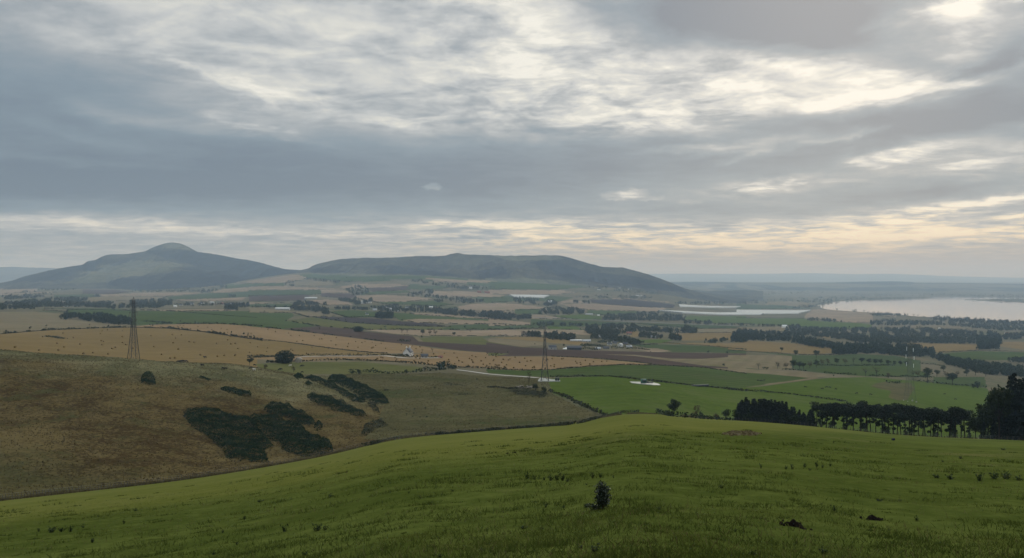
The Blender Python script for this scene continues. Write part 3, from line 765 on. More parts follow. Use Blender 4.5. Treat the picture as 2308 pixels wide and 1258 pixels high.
# ------------------------------------------------------------------ materials for plants and built things
def leaf_mat(name, stops, rough=0.75, spec=0.12, glow=0.0, clump=0.3):
    m, t, b = mat(name)
    g = t.node('ShaderNodeNewGeometry')
    pos = g.outputs['Position']
    n = t.rng(t.noise(pos, clump, 4, 0.6), .3, .7, 0, 1, False)
    f = t.math('MULTIPLY_ADD', g.outputs['Random Per Island'], 0.5, t.math('MULTIPLY', n, 0.5))
    col = t.ramp(f, stops)
    t.put(b.inputs['Base Color'], col)
    if glow:                                       # thin blades let the light through
        tl = t.node('ShaderNodeBsdfTranslucent')
        t.put(tl.inputs[0], col)
        mx = t.node('ShaderNodeMixShader')
        mx.inputs[0].default_value = glow
        t.l.new(b.outputs[0], mx.inputs[1])
        t.l.new(tl.outputs[0], mx.inputs[2])
        out = [n_ for n_ in t.n if n_.type == 'OUTPUT_MATERIAL'][0]
        t.l.new(mx.outputs[0], out.inputs[0])
    b.inputs['Roughness'].default_value = rough
    b.inputs['Specular IOR Level'].default_value = spec
    return m

def plain_mat(name, c, rough=0.7, spec=0.3, metal=0.0, var=0.25, scale=1.5):
    m, t, b = mat(name)
    pos = t.node('ShaderNodeTexCoord').outputs['Object']
    n = t.noise(pos, scale, 5, 0.65)
    col = t.mix(t.rng(n, 0.3, 0.7), (*[v * (1 - var) for v in c], 1), (*[min(1, v * (1 + var)) for v in c], 1))
    t.put(b.inputs['Base Color'], col)
    b.inputs['Roughness'].default_value = rough
    b.inputs['Specular IOR Level'].default_value = spec
    b.inputs['Metallic'].default_value = metal
    return m

leaf_mat('leaf_dark', [(0, (.012, .020, .010)), (.5, (.026, .038, .016)), (1, (.048, .060, .022))], glow=.25)
leaf_mat('leaf_mid', [(0, (.022, .032, .014)), (.5, (.042, .056, .022)), (1, (.075, .084, .030))], glow=.25)
leaf_mat('leaf_autumn', [(0, (.040, .036, .018)), (.5, (.085, .066, .026)), (1, (.125, .095, .040))], glow=.25)
leaf_mat('needle_pine', [(0, (.010, .016, .012)), (.6, (.020, .029, .018)), (1, (.036, .046, .024))])
leaf_mat('needle_spruce', [(0, (.007, .012, .011)), (.6, (.014, .021, .017)), (1, (.028, .036, .024))])
leaf_mat('leaf_gorse', [(0, (.006, .013, .008)), (.5, (.018, .034, .017)), (1, (.046, .062, .026))], spec=0, glow=.25)  # wide tone range puts lit mottling into the thicket colour
leaf_mat('leaf_wood', [(0, (.020, .028, .017)), (.45, (.038, .048, .023)), (.8, (.060, .062, .028)), (1, (.10, .082, .038))], glow=.25)
leaf_mat('leaf_hedge', [(0, (.020, .024, .012)), (.6, (.038, .042, .018)), (1, (.070, .062, .028))], glow=.25)
leaf_mat('leaf_weed', [(0, (.014, .024, .008)), (.6, (.028, .044, .014)), (1, (.055, .075, .026))], glow=.25)
leaf_mat('leaf_holly', [(0, (.010, .018, .009)), (.7, (.022, .034, .015)), (.9, (.06, .075, .045)), (1, (.13, .14, .10))], rough=.4, spec=.4)
leaf_mat('grass_blade', [(0, (.058, .074, .014)), (.45, (.092, .110, .023)), (.84, (.140, .150, .038)), (.95, (.19, .18, .07)), (1, (.40, .35, .20))], spec=.0, glow=.5)
leaf_mat('grass_blade_rank', [(0, (.036, .052, .010)), (.6, (.060, .080, .017)), (1, (.09, .108, .028))], spec=.0, glow=.5)
leaf_mat('grass_rough', [(0, (.055, .042, .019)), (.4, (.095, .076, .034)), (.75, (.15, .128, .064)), (1, (.24, .21, .12))], spec=.0, glow=.5)
leaf_mat('grass_bracken', [(0, (.040, .027, .012)), (.35, (.066, .048, .021)), (.7, (.098, .078, .037)), (.9, (.058, .060, .025)), (1, (.15, .13, .07))], spec=.0, glow=.5)
leaf_mat('grass_pasture', [(0, (.048, .042, .018)), (.4, (.080, .070, .031)), (.75, (.115, .102, .050)), (1, (.16, .14, .08))], spec=.0, glow=.5)
leaf_mat('leaf_ditch', [(0, (.030, .022, .012)), (.6, (.055, .040, .020)), (1, (.085, .066, .032))], glow=.25)
leaf_mat('dead_fern', [(0, (.070, .054, .024)), (.5, (.105, .078, .034)), (1, (.14, .115, .05))], glow=.25)
plain_mat('bark', (.040, .034, .028), rough=.95, spec=.05)
plain_mat('bark_pine', (.034, .026, .020), rough=.95, spec=.05)
plain_mat('fence_wood', (.10, .088, .070), rough=.9, spec=.05)
plain_mat('fence_wire', (.20, .20, .20), rough=.5, metal=.6)
plain_mat('insulator_grey', (.16, .17, .17), rough=.3, spec=.5, var=.05)
plain_mat('steel', (.052, .055, .060), rough=.6, spec=.4, metal=.3)
plain_mat('insulator_backlit', (.86, .88, .88), rough=.25, spec=.6, var=.05)  # white copy of the grey insulator: back-lighting put into the colour
plain_mat('white_wall', (.78, .77, .73), rough=.8, var=.06)
plain_mat('grey_wall', (.40, .39, .36), rough=.9, var=.15)
plain_mat('stone_wall', (.30, .26, .20), rough=.95, var=.35, scale=2.5)
plain_mat('brick_wall', (.30, .13, .085), rough=.9, var=.2)
plain_mat('slate_roof', (.085, .088, .098), rough=.7, var=.2)
plain_mat('tile_roof', (.26, .11, .075), rough=.85, var=.2)
plain_mat('tin_roof', (.46, .47, .48), rough=.5, spec=.4, var=.12)
plain_mat('white_roof', (.80, .80, .78), rough=.5, spec=.4, var=.05)
plain_mat('dark_opening', (.03, .032, .036), rough=.3, spec=.5, var=.1)
plain_mat('green_paint', (.030, .115, .075), rough=.45, spec=.5, var=.12)
plain_mat('dark_metal', (.030, .032, .036), rough=.55, spec=.4, var=.15)
plain_mat('rubber', (.018, .018, .018), rough=.9, spec=.1)
plain_mat('black_wrap', (.022, .024, .030), rough=.25, spec=.6, var=.15)
plain_mat('steel_greenish', (.105, .115, .088), rough=.8, spec=.1)  # paler, greener steel that blends with the green slope behind
plain_mat('pale_plastic', (.19, .205, .17), rough=.35, spec=.5, var=.08)
plain_mat('straw_bale', (.19, .125, .05), rough=.95, spec=.0, var=.3, scale=4)
plain_mat('bale_end', (.12, .08, .035), rough=.95, spec=.0, var=.3, scale=4)
plain_mat('soil', (.014, .011, .009), rough=1, spec=.0, var=.4, scale=14)
plain_mat('cow_black', (.012, .011, .011), rough=.7, spec=.15)
plain_mat('cow_white', (.66, .62, .55), rough=.8, spec=.1, var=.1)
plain_mat('blue_plastic', (.014, .018, .05), rough=.7, spec=.1)

# ------------------------------------------------------------------ shape helpers (numpy)
class Geo:
    """collects quads, then links them as ONE mesh object"""
    def __init__(self):
        self.v, self.f, self.n = [], [], 0
    def add(self, v, f):
        v, f = np.asarray(v, float).reshape(-1, 3), np.asarray(f, int).reshape(-1, 4)
        self.v.append(v)
        self.f.append(f + self.n)
        self.n += len(v)
        return self
    def box(self, c, s, rz=0.0, taper=1.0):
        x, y, z = s[0] / 2, s[1] / 2, s[2] / 2
        t = taper
        v = np.array([(-x, -y, -z), (x, -y, -z), (x, y, -z), (-x, y, -z), (-x * t, -y * t, z), (x * t, -y * t, z), (x * t, y * t, z), (-x * t, y * t, z)])
        if rz:
            c_, s_ = math.cos(rz), math.sin(rz)
            v = v @ np.array([[c_, s_, 0], [-s_, c_, 0], [0, 0, 1]])
        return self.add(v + np.array(c), [(0, 3, 2, 1), (4, 5, 6, 7), (0, 1, 5, 4), (1, 2, 6, 5), (2, 3, 7, 6), (3, 0, 4, 7)])
    def bar(self, a, b, r, r2=None, sides=4):
        return self.tube([a, b], [r, r if r2 is None else r2], sides)
    def tube(self, pts, rad, sides=6):
        pts = np.asarray(pts, float)
        rings = []
        for i, p in enumerate(pts):
            d = pts[min(i + 1, len(pts) - 1)] - pts[max(i - 1, 0)]
            d = d / (np.linalg.norm(d) + 1e-9)
            u = np.cross(d, (0, 0, 1) if abs(d[2]) < .9 else (1, 0, 0))
            u /= np.linalg.norm(u)
            v = np.cross(d, u)
            a = np.arange(sides) * 2 * math.pi / sides
            rings.append(p + rad[i] * (np.cos(a)[:, None] * u + np.sin(a)[:, None] * v))
        V = np.vstack(rings)
        F = []
        for i in range(len(pts) - 1):
            for k in range(sides):
                F.append((i * sides + k, i * sides + (k + 1) % sides, (i + 1) * sides + (k + 1) % sides, (i + 1) * sides + k))
        if sides == 4:
            F += [(3, 2, 1, 0), tuple(len(V) - 4 + q for q in range(4))]
        elif sides == 6:
            for o_ in (0, len(V) - 6):
                F += [(o_, o_ + 1, o_ + 2, o_ + 3), (o_, o_ + 3, o_ + 4, o_ + 5)]
        return self.add(V, F)
    def leaves(self, C, size, rng, flat=0.0, normal=None):
        C = np.asarray(C, float)
        n = len(C)
        if n == 0:
            return self
        a = rng.normal(size=(n, 3))
        a /= np.linalg.norm(a, axis=1)[:, None]
        b = rng.normal(size=(n, 3))
        b -= a * (a * b).sum(1)[:, None]
        b /= np.linalg.norm(b, axis=1)[:, None]
        if normal is not None:                     # sprays that lie roughly along a canopy surface
            nn = normal + rng.normal(size=(n, 3)) * .28
            nn /= np.linalg.norm(nn, axis=1)[:, None]
            a -= nn * (a * nn).sum(1)[:, None]
            a /= np.linalg.norm(a, axis=1)[:, None]
            b = np.cross(nn, a)
        if flat:
            a[:, 2] *= 1 - flat
            b[:, 2] *= 1 - flat
        s = (np.asarray(size) * rng.uniform(.6, 1.35, n))[:, None]
        t = s * rng.uniform(.5, .9, n)[:, None]
        V = np.stack([C - a * s, C - b * t, C + a * s * .9, C + b * t], 1)
        return self.add(V, np.arange(4 * n).reshape(-1, 4))
    def blades(self, B, h, wdt, rng, lean=.45):
        """grass blades standing at B: narrow quads that lean and taper"""
        n = len(B)
        if n == 0:
            return self
        th = rng.uniform(0, 2 * math.pi, n)
        side = np.stack([np.cos(th), np.sin(th), 0 * th], 1)
        ph = rng.uniform(0, 2 * math.pi, n)
        l = rng.uniform(0, lean, n)
        up = np.stack([np.cos(ph) * l, np.sin(ph) * l, np.ones(n)], 1)
        hh = (np.asarray(h) * rng.uniform(.5, 1.3, n))[:, None]
        ww = (np.asarray(wdt) * rng.uniform(.7, 1.3, n))[:, None]
        V = np.stack([B - side * ww, B + side * ww, B + up * hh + side * ww * .25, B + up * hh - side * ww * .25], 1)
        return self.add(V, np.arange(4 * n).reshape(-1, 4))
    def link(self, name, m, parent=None, smooth=False):
        return link(name, self.mesh(name, m, smooth), parent)
    def mesh(self, name, m, smooth=False):
        return mesh_np(name, np.vstack(self.v), np.vstack(self.f), m, smooth)

def empty(name, loc, rz=0.0, label=None, cat=None, group=None):
    o = bpy.data.objects.new(name, None)
    COL.objects.link(o)
    o.location = loc
    o.rotation_euler = (0, 0, rz)
    o.empty_display_size = 0.5
    return tag(o, label, cat, group)

def shell(rng, n, c, r, inner=.55):
    d = rng.normal(size=(n, 3))
    d /= np.linalg.norm(d, axis=1)[:, None]
    return np.array(c) + d * (np.array(r) * rng.uniform(inner, 1.05, n)[:, None])

# ------------------------------------------------------------------ trees (unit height, scaled when placed)
def broadleaf(seed, n=900, leaf=.028, wide=.34, low=.30, m='leaf_mid', open_=False):
    rng = np.random.default_rng(seed)
    tr, cr = Geo(), Geo()
    lean = rng.uniform(-.03, .03, 2)
    top = np.array([lean[0], lean[1], .62])
    tr.tube([(0, 0, -.03), (lean[0] * .3, 0, .12), tuple(top * .6), tuple(top)], [.028, .022, .017, .008], 6)
    k = rng.integers(9, 13)
    for i in range(k):
        a = i * 2.4 + rng.uniform(-.4, .4)
        zc = rng.uniform(low + .12, .86)
        rr = wide * rng.uniform(.45, .8) * math.sqrt(max(0.1, 1 - ((zc - .58) / .42) ** 2))
        c = np.array([math.cos(a) * rr, math.sin(a) * rr, zc])
        tr.tube([top * rng.uniform(.4, .85), (c * .6 + top * .2), c], [.011, .007, .003], 4)
        q = wide * rng.uniform(.34, .56)
        m_ = int(n / k * (.5 if open_ else 1))
        cr.leaves(shell(rng, m_, c, (q, q, q * .78), .35), leaf, rng)
    if not open_:
        cr.leaves(shell(rng, n // 4, (0, 0, .66), (wide * .6, wide * .6, .26), .1), leaf * 1.3, rng)
    return tr, cr, 'bark', m

def domed(seed, n=1600):
    rng = np.random.default_rng(seed)
    tr, cr = Geo(), Geo()
    tr.tube([(0, 0, -.05), (0, 0, .2), (0, 0, .6)], [.06, .05, .02], 6)
    P_ = shell(rng, n, (0, 0, .38), (.86, .8, .60), .72)
    P_ = P_[P_[:, 2] > .06]
    P_[:, :2] *= np.clip(.75 + P_[:, 2:] * .5, .7, 1.0)
    P_ += fbm(P_[:, 0] * 4, P_[:, 1] * 4 + P_[:, 2] * 3, 2, seed)[:, None] * P_ * .12
    cr.leaves(P_, .055, rng)
    cr.leaves(shell(rng, n // 3, (0, 0, .4), (.6, .55, .4), .1), .09, rng)
    return tr, cr, 'bark', 'leaf_dark'

def pine(seed, n=1500):
    rng = np.random.default_rng(seed)
    tr, cr = Geo(), Geo()
    lx, ly = rng.uniform(-.07, .07), rng.uniform(-.05, .05)
    p = [(0, 0, -.04), (lx * .3, ly * .3, .25), (lx * .75, ly * .7, .55), (lx, ly, .86)]
    tr.tube(p, [.016, .014, .011, .005], 6)
    k = rng.integers(7, 10)
    for i in range(k):
        a = i * 2.4 + rng.uniform(-.5, .5)
        zc = rng.uniform(.60, .93)
        rr = rng.uniform(.04, .17) * (1.25 - abs(zc - .74) * 1.6)
        c = np.array([lx + math.cos(a) * rr, ly + math.sin(a) * rr, zc])
        tr.tube([(lx * zc, ly * zc, zc - .10), c], [.008, .003], 4)
        q = rng.uniform(.085, .14)
        cr.leaves(shell(rng, n // k, c, (q * 1.15, q * 1.15, q * .62), .25), .020, rng)
    for i in range(rng.integers(1, 5)):                       # stray lower boughs
        a = rng.uniform(0, 6.28)
        zc = rng.uniform(.24, .55)
        c = np.array([lx * zc + math.cos(a) * .08, ly * zc + math.sin(a) * .08, zc])
        tr.tube([(lx * zc, ly * zc, zc - .02), c], [.006, .002], 4)
        cr.leaves(shell(rng, n // 14, c, (.06, .06, .045), .2), .019, rng)
    return tr, cr, 'bark_pine', 'needle_pine'

def spruce(seed, n=1500, wide=.20):
    rng = np.random.default_rng(seed)
    tr, cr = Geo(), Geo()
    tr.tube([(0, 0, -.03), (0, 0, .5), (0, 0, .97)], [.02, .013, .003], 6)
    for t in np.linspace(.05, .97, 17):
        rad = wide * (1 - t) ** .8 + .012
        kk = 5 if t > .7 else 7
        for i in range(kk):
            a = i * 6.28 / kk + rng.uniform(-.4, .4)
            L_ = rad * rng.uniform(.7, 1.15)
            s = rng.uniform(0, 1, int(n / 17 / kk) + 2) ** .7
            P_ = np.stack([np.cos(a) * s * L_, np.sin(a) * s * L_, t - s * L_ * .32 + 0 * s], 1) + rng.normal(size=(len(s), 3)) * .009
            cr.leaves(P_, .020 + .008 * (1 - t), rng)
    return tr, cr, 'bark', 'needle_spruce'

def bare(seed, n=160, m='leaf_autumn'):
    rng = np.random.default_rng(seed)
    tr, cr = Geo(), Geo()
    tr.tube([(0, 0, -.03), (.01, 0, .3), (0, .01, .62)], [.03, .022, .012], 6)
    tips = []
    for i in range(9):
        a = i * 2.4 + rng.uniform(-.3, .3)
        z0 = rng.uniform(.25, .6)
        e = np.array([math.cos(a) * rng.uniform(.1, .3), math.sin(a) * rng.uniform(.1, .3), rng.uniform(.6, 1)])
        tr.tube([(0, 0, z0), e * .6 + np.array([0, 0, z0 * .4]), e], [.012, .008, .003], 4)
        for q in range(3):
            e2 = e + rng.normal(size=3) * (.09, .09, .07)
            tr.tube([e * .75 + np.array([0, 0, .15]), e2], [.006, .002], 4)
            tips.append(e2)
    for e in tips:
        cr.leaves(shell(rng, max(2, n // len(tips)), e, (.06, .06, .05), .1), .024, rng)
    return tr, cr, 'bark', m

def bushy(seed, n=500, m='leaf_mid'):
    rng = np.random.default_rng(seed)
    tr, cr = Geo(), Geo()
    for i in range(4):
        a = i * 1.6 + rng.uniform(-.3, .3)
        tr.tube([(0, 0, -.03), (math.cos(a) * .15, math.sin(a) * .15, .5)], [.025, .01], 4)
    for i in range(7):
        a = i * 2.4
        c = (math.cos(a) * .24 * rng.uniform(.4, 1), math.sin(a) * .24 * rng.uniform(.4, 1), rng.uniform(.25, .72))
        cr.leaves(shell(rng, n // 7, c, (.24, .24, .22), .3), .045, rng)
    return tr, cr, 'bark', m

PROTO = {}
def proto(kind, seed):
    if (kind, seed) not in PROTO:
        fn, kw = {'broadleaf': (broadleaf, {}), 'dark_broadleaf': (broadleaf, dict(m='leaf_dark', n=1100)), 'autumn': (broadleaf, dict(m='leaf_autumn', open_=True)),
                  'domed': (domed, {}), 'pine': (pine, {}), 'spruce': (spruce, {}), 'broad_spruce': (spruce, dict(wide=.3, n=2600)), 'bare': (bare, {}),
                  'bush': (bushy, {}), 'dark_bush': (bushy, dict(m='leaf_dark')), 'autumn_bush': (bushy, dict(m='leaf_autumn'))}[kind]
        tr, cr, mt, mc = fn(seed, **kw)
        PROTO[kind, seed] = (tr.mesh('trunk', mt, True), cr.mesh('crown', mc))
    return PROTO[kind, seed]

def tree(name, kind, seed, px, py, hpx, label, group=None, wide=1.0, dmin=None, cat='tree', dmax=1e9):
    X, Y, Z = spot(px, py, far_min(px) if dmin is None else dmin, dmax)
    h = hpx * Y / FPX
    t = empty(name, (X, Y, Z - .02 * h), random.uniform(0, 6.28), label, cat, group)
    t.scale = (h * wide, h * wide, h)
    mt, mc = proto(kind, seed)
    link('trunk' if cat == 'tree' else 'stem', mt, t)
    link('crown' if cat == 'tree' else 'foliage', mc, t)
    return t

# ------------------------------------------------------------------ masses of far trees, hedges, scrub
def wood(r, pts, label, n=140, h=(9, 15), dens=1.0, m='leaf_wood', conifer=.25, dmin=None, name='woodland', lift=.5, size=.16):
    poly = np.array(P(r, pts), float)
    rng = np.random.default_rng(int(abs(poly.sum()) * 7) % 99991)
    x0, y0 = poly.min(0)
    x1, y1 = poly.max(0)
    g = Geo()
    got, tries = 0, 0
    area = 0.5 * abs(np.dot(poly[:, 0], np.roll(poly[:, 1], 1)) - np.dot(poly[:, 1], np.roll(poly[:, 0], 1)))
    N = int(np.clip(area / 9.0 * dens, 14, n * 4))
    C, H, K = [], [], []
    while got < N and tries < N * 12:
        tries += 1
        qx, qy = rng.uniform(x0, x1), rng.uniform(y0, y1)
        if vnoise(np.array([qx / 11]), np.array([qy / 4.5]), 61)[0] < -.20:
            continue
        if not inpoly(np.array([qx]), np.array([qy]), poly)[0]:
            continue
        dm = far_min(qx) if dmin is None else dmin
        X, Y, Z = spot(qx, qy, dm)
        hh = rng.uniform(*h)
        hp = hh / Y * FPX
        by = qy + hp * lift
        if by > y1 or not inpoly(np.array([qx]), np.array([by]), poly)[0]:
            by = qy + hp * .12
        X, Y, Z = spot(qx, by, dm)
        if inpoly(np.array([X]), np.array([Y]), WPOLY)[0] and not inpoly(np.array([X]), np.array([Y]), IPOLY)[0]:
            continue
        got += 1
        px_ = hh / Y * FPX
        k = int(np.clip(px_ * px_ * .55, 12, 110))
        w_ = hh * rng.uniform(.24, .36)
        if rng.uniform() < conifer:
            s = rng.uniform(.06, 1, k)
            a = rng.uniform(0, 6.28, k)
            rr = (1 - s) * w_ * .85 + .03 * hh
            Q = np.stack([np.cos(a) * rr, np.sin(a) * rr, s * hh], 1)
        else:
            Q = shell(rng, k, (0, 0, hh * .55), (w_, w_, hh * .45), .5)
        sz = hh * size * math.sqrt(30 / max(k, 18))
        g.leaves(Q + np.array([X, Y, Z]), np.full(k, sz), rng)
    if not g.v:
        return None
    o = g.link(name, m)
    return tag(o, label, 'woodland', kind='stuff')

def hedge(r, pts, label, wdt=2.0, h=1.8, step=1.2, m='leaf_hedge', dmin=None, name='hedge', gaps=.0, group=None, per=5, cat='hedge', trees=0.0):
    q = P(r, pts)
    rng = np.random.default_rng(int(abs(sum(a + b for a, b in q)) * 13) % 99991)
    W_ = []
    for (xa, ya), (xb, yb) in zip(q, q[1:]):
        k = max(2, int(math.hypot(xb - xa, yb - ya) / 3))
        for i in range(k):
            t = i / k
            x, y = xa + (xb - xa) * t, ya + (yb - ya) * t
            W_.append(spot(x, y, far_min(x) if dmin is None else dmin)[:2])
    W_.append(spot(q[-1][0], q[-1][1], far_min(q[-1][0]) if dmin is None else dmin)[:2])
    W_ = np.array(W_)
    seg = np.hypot(*np.diff(W_, axis=0).T)
    cum = np.concatenate([[0], np.cumsum(seg)])
    far = W_[:, 1].mean()
    step = max(step, far / FPX * .9)
    n = int(min(cum[-1] / step, 1500)) + 2
    s = np.linspace(0, cum[-1], n)
    bx, by = np.interp(s, cum, W_[:, 0]), np.interp(s, cum, W_[:, 1])
    if gaps:
        keep = vnoise(s / 14, s * 0 + 3, 5) > gaps - .5
        bx, by, s = bx[keep], by[keep], s[keep]
    if not len(s):
        return None
    hs = h * (1 + .9 * vnoise(s / 9, s * 0, 7))
    if trees:
        hs = np.where(rng.uniform(0, 1, len(s)) < trees, rng.uniform(4, 8, len(s)), hs)
    C = np.repeat(np.stack([bx, by, zat(bx, by)], 1), per, 0)
    hh = np.repeat(hs, per)
    C = C + rng.normal(size=C.shape) * (wdt * .32, wdt * .32, 0) + np.stack([0 * hh, 0 * hh, hh * rng.uniform(.05, .95, len(hh))], 1)
    g = Geo().leaves(C, np.full(len(C), max(.35, step * .55, h * .28)), rng)
    return tag(g.link(name, m), label, cat, group)

def ribbon(name, r, pts, width, m, lift=.12, dmin=None, kind='structure', step=4.0, z_off=None):
    q = P(r, pts)
    W_ = []
    for (xa, ya), (xb, yb) in zip(q, q[1:]):
        k = max(2, int(math.hypot(xb - xa, yb - ya) / step))
        for i in range(k + 1):
            t = i / k
            x, y = xa + (xb - xa) * t, ya + (yb - ya) * t
            W_.append(spot(x, y, far_min(x) if dmin is None else dmin)[:2])
    W_ = np.array(W_)
    # even out the depth so that the ribbon runs smoothly
    keep = np.concatenate([[True], np.hypot(*np.diff(W_, axis=0).T) > .5])
    W_ = W_[keep]
    for _ in range(3):
        W_[1:-1] = .25 * W_[:-2] + .5 * W_[1:-1] + .25 * W_[2:]
    d = np.gradient(W_, axis=0)
    d /= np.linalg.norm(d, axis=1)[:, None] + 1e-9
    nrm = np.stack([-d[:, 1], d[:, 0]], 1)
    rows = []
    for k in (-1, -.33, .33, 1):
        p = W_ + nrm * width * .5 * k
        rows.append(np.stack([p[:, 0], p[:, 1], zat(p[:, 0], p[:, 1]) + lift], 1))
    V = np.stack(rows, 1).reshape(-1, 3)
    n = len(W_)
    a, b_ = np.meshgrid(np.arange(n - 1), np.arange(3), indexing='ij')
    F = np.stack([a * 4 + b_, a * 4 + b_ + 1, (a + 1) * 4 + b_ + 1, (a + 1) * 4 + b_], -1).reshape(-1, 4)
    me = mesh_np(name, V, F, m, True)
    if me.polygons[0].normal.z < 0:
        me.flip_normals()
    o = link(name, me)
    if kind:
        o['kind'] = kind
    return o

def mound(name, outline, label, cat, h=1.6, dens=7.0, leaf=.30, m='leaf_gorse', dmin=0, dmax=1e9, group=None, cap=30000, rough=1.2):
    """low thicket over an outline: leafy sprays on a humped canopy, thinning to the ground at its edge"""
    pl = np.array([spot(x, y, dmin, dmax)[:2] for x, y in outline])
    rng = np.random.default_rng(int(abs(pl.sum()) * 31) % 99991)
    x0, y0 = pl.min(0)
    x1, y1 = pl.max(0)
    area = 0.5 * abs(np.dot(pl[:, 0], np.roll(pl[:, 1], 1)) - np.dot(pl[:, 1], np.roll(pl[:, 0], 1)))
    n = int(min(cap, max(200, area * dens)))
    Q = rng.uniform((x0, y0), (x1, y1), (int(n * (x1 - x0) * (y1 - y0) / max(area, 1)) + 10, 2))
    Q = Q[inpoly(Q[:, 0], Q[:, 1], pl)]
    def canopy(q):
        ed = np.full(len(q), 1e9)
        for a, b in zip(pl, np.roll(pl, -1, 0)):
            ab = b - a
            t = np.clip(((q - a) @ ab) / (ab @ ab + 1e-9), 0, 1)
            ed = np.minimum(ed, np.hypot(*(q - a - t[:, None] * ab).T))
        ed = ed + 1.1 * fbm(q[:, 0] / 2.2, q[:, 1] / 2.2, 2, 79)
        dome = np.sqrt(np.clip(ed / (h * .8), 0, 1))
        return h * dome * np.maximum(.12, .85 + rough * fbm(q[:, 0] / 6, q[:, 1] / 6, 2, 77) + .6 * fbm(q[:, 0] / 2.4, q[:, 1] / 2.4, 2, 78))
    top = canopy(Q)
    gx = (canopy(Q + (.35, 0)) - top) / .35
    gy = (canopy(Q + (0, .35)) - top) / .35
    N_ = np.stack([-gx, -gy, np.ones(len(Q))], 1)
    N_ /= np.linalg.norm(N_, axis=1)[:, None]
    z = zat(Q[:, 0], Q[:, 1]) + np.maximum(top, .12) * rng.uniform(.7, 1.04, len(Q))
    C_ = np.stack([Q[:, 0], Q[:, 1], z], 1)
    sp = len(C_) // 3
    g = Geo().leaves(C_[:sp], np.full(sp, leaf), rng).leaves(C_[sp:], np.full(len(C_) - sp, leaf), rng, normal=N_[sp:])
    return tag(g.link(name, m), label, cat, group)

# ================================================================== tracks, road
ribbon('road', 3, [(380, 689), (640, 699), (900, 712), (1200, 724), (1560, 741), (1900, 754), (2290, 769)], 26, 'asphalt', lift=.5)
ribbon('road', 2, [(470, 1040), (700, 1034), (830, 1034), (1000, 1036), (1200, 1031), (1400, 1052), (1700, 1050)], 4, 'chalk_track', lift=.25)
ribbon('track', 7, [(-280, 213), (-200, 222), (-100, 236), (0, 250), (150, 263), (300, 273), (445, 284)], 4.5, 'chalk_track', lift=.25, dmin=560)
ribbon('path', 2, [(1480, 862), (1530, 905)], 7, 'straw_grey', lift=.25)
ribbon('path', 8, [(300, 302), (500, 277), (640, 257), (700, 248)], 5, 'straw_grey', lift=.2)

# ================================================================== woods
WB = 'dark conifer wood on the lower slope of the peaked hill'
wood(1, [(985,560),(1000,515),(1100,495),(1300,480),(1500,462),(1640,440),(1800,430),(2000,450),(2150,490),(2100,520),(2020,545),(2010,592),(1880,565),(1450,560),(1150,575)], WB, n=260, h=(11, 17), conifer=.6, dmin=5200, m='leaf_wood')
wood(1, [(1170,622),(1180,600),(1500,592),(1890,575),(2010,585),(1990,610),(1850,622),(1300,627)], 'long dark tree belt below the peaked hill', n=160, h=(10, 15))
wood(1, [(1770,634),(1800,612),(1850,606),(1855,634)], 'small dark clump at the end of the long belt', n=60)
wood(1, [(330,612),(350,590),(700,578),(705,606)], 'dark belt between two pale stubble fields at left', n=90)
wood(1, [(150,628),(260,600),(325,627)], 'small dark wood at the edge of the pale stubble', n=50)
wood(1, [(-60,695),(0,655),(440,630),(470,655),(300,680),(0,695)], 'dark wood block near the left edge of the plain', n=140)
wood(1, [(-40,745),(100,712),(330,692),(480,670),(780,668),(780,700),(680,715),(900,712),(1100,708),(1250,688),(1520,690),(1525,735),(1400,768),(1150,765),(1000,772),(750,755),(400,757),(200,765),(0,765)], 'long straggling wood running behind the tall left pylon', n=340, h=(9, 15), dens=1.2)
wood(1, [(-40,780),(0,748),(200,755),(310,770),(100,776)], 'black wood edge above the grey stubble', n=80)
wood(1, [(530,862),(590,820),(800,822),(900,818),(1000,838),(1100,845),(1160,875),(1160,912),(1050,910),(900,892),(700,866)], 'thick dark plantation beside the grey stubble field', n=240, h=(8, 12), dens=1.3, m='leaf_dark')
wood(1, [(820,668),(850,646),(900,660),(890,670)], 'little round copse among pale fields', n=30)
wood(1, [(1980,775),(1985,728),(2110,732),(2205,738),(2205,758),(2110,760),(2105,777)], 'square black conifer block by the far village', n=110, conifer=.8)
wood(1, [(1995,672),(2030,643),(2095,660),(2080,672)], 'small copse on the green field', n=36)
wood(1, [(1520,735),(1560,712),(1700,712),(1900,718),(2150,722),(2180,735),(1980,745),(1700,748)], 'trees between the cottages of the far left village', n=90, h=(6, 9))
wood(2, [(490,352),(510,340),(590,342),(850,366),(980,374),(780,387),(640,372)], 'dark tree belt under the saddle of the hills', n=110)
wood(2, [(310,412),(340,368),(430,348),(432,380),(400,417)], 'square dark plantation under the saddle', n=80)
wood(2, [(1435,378),(1450,350),(1530,350),(1560,372),(1850,388),(2180,422),(2190,440),(1900,442),(1720,420),(1550,388)], 'long dark wood at the foot of the flat hill', n=170)
wood(2, [(860,445),(960,403),(1010,408),(1080,440),(1060,482),(930,497)], 'ragged wood in the middle of the plain', n=100)
wood(2, [(1405,502),(1430,478),(1550,458),(1580,440),(1640,445),(1640,470),(1600,515),(1480,512)], 'wood with a tall corner among stubble fields', n=110)
wood(2, [(690,540),(850,520),(900,540),(960,508),(1000,530),(1100,530),(1110,552),(950,585),(930,560)], 'loose trees round a far steading', n=90)
wood(2, [(380,625),(390,570),(420,555),(500,545),(600,560),(690,562),(690,582),(600,582),(430,592),(410,630)], 'dark shelter belt behind the white sheds', n=120)
wood(2, [(400,622),(430,597),(640,595),(700,615),(712,665),(660,660),(640,640),(560,642)], 'dark trees below the shelter belt', n=110)
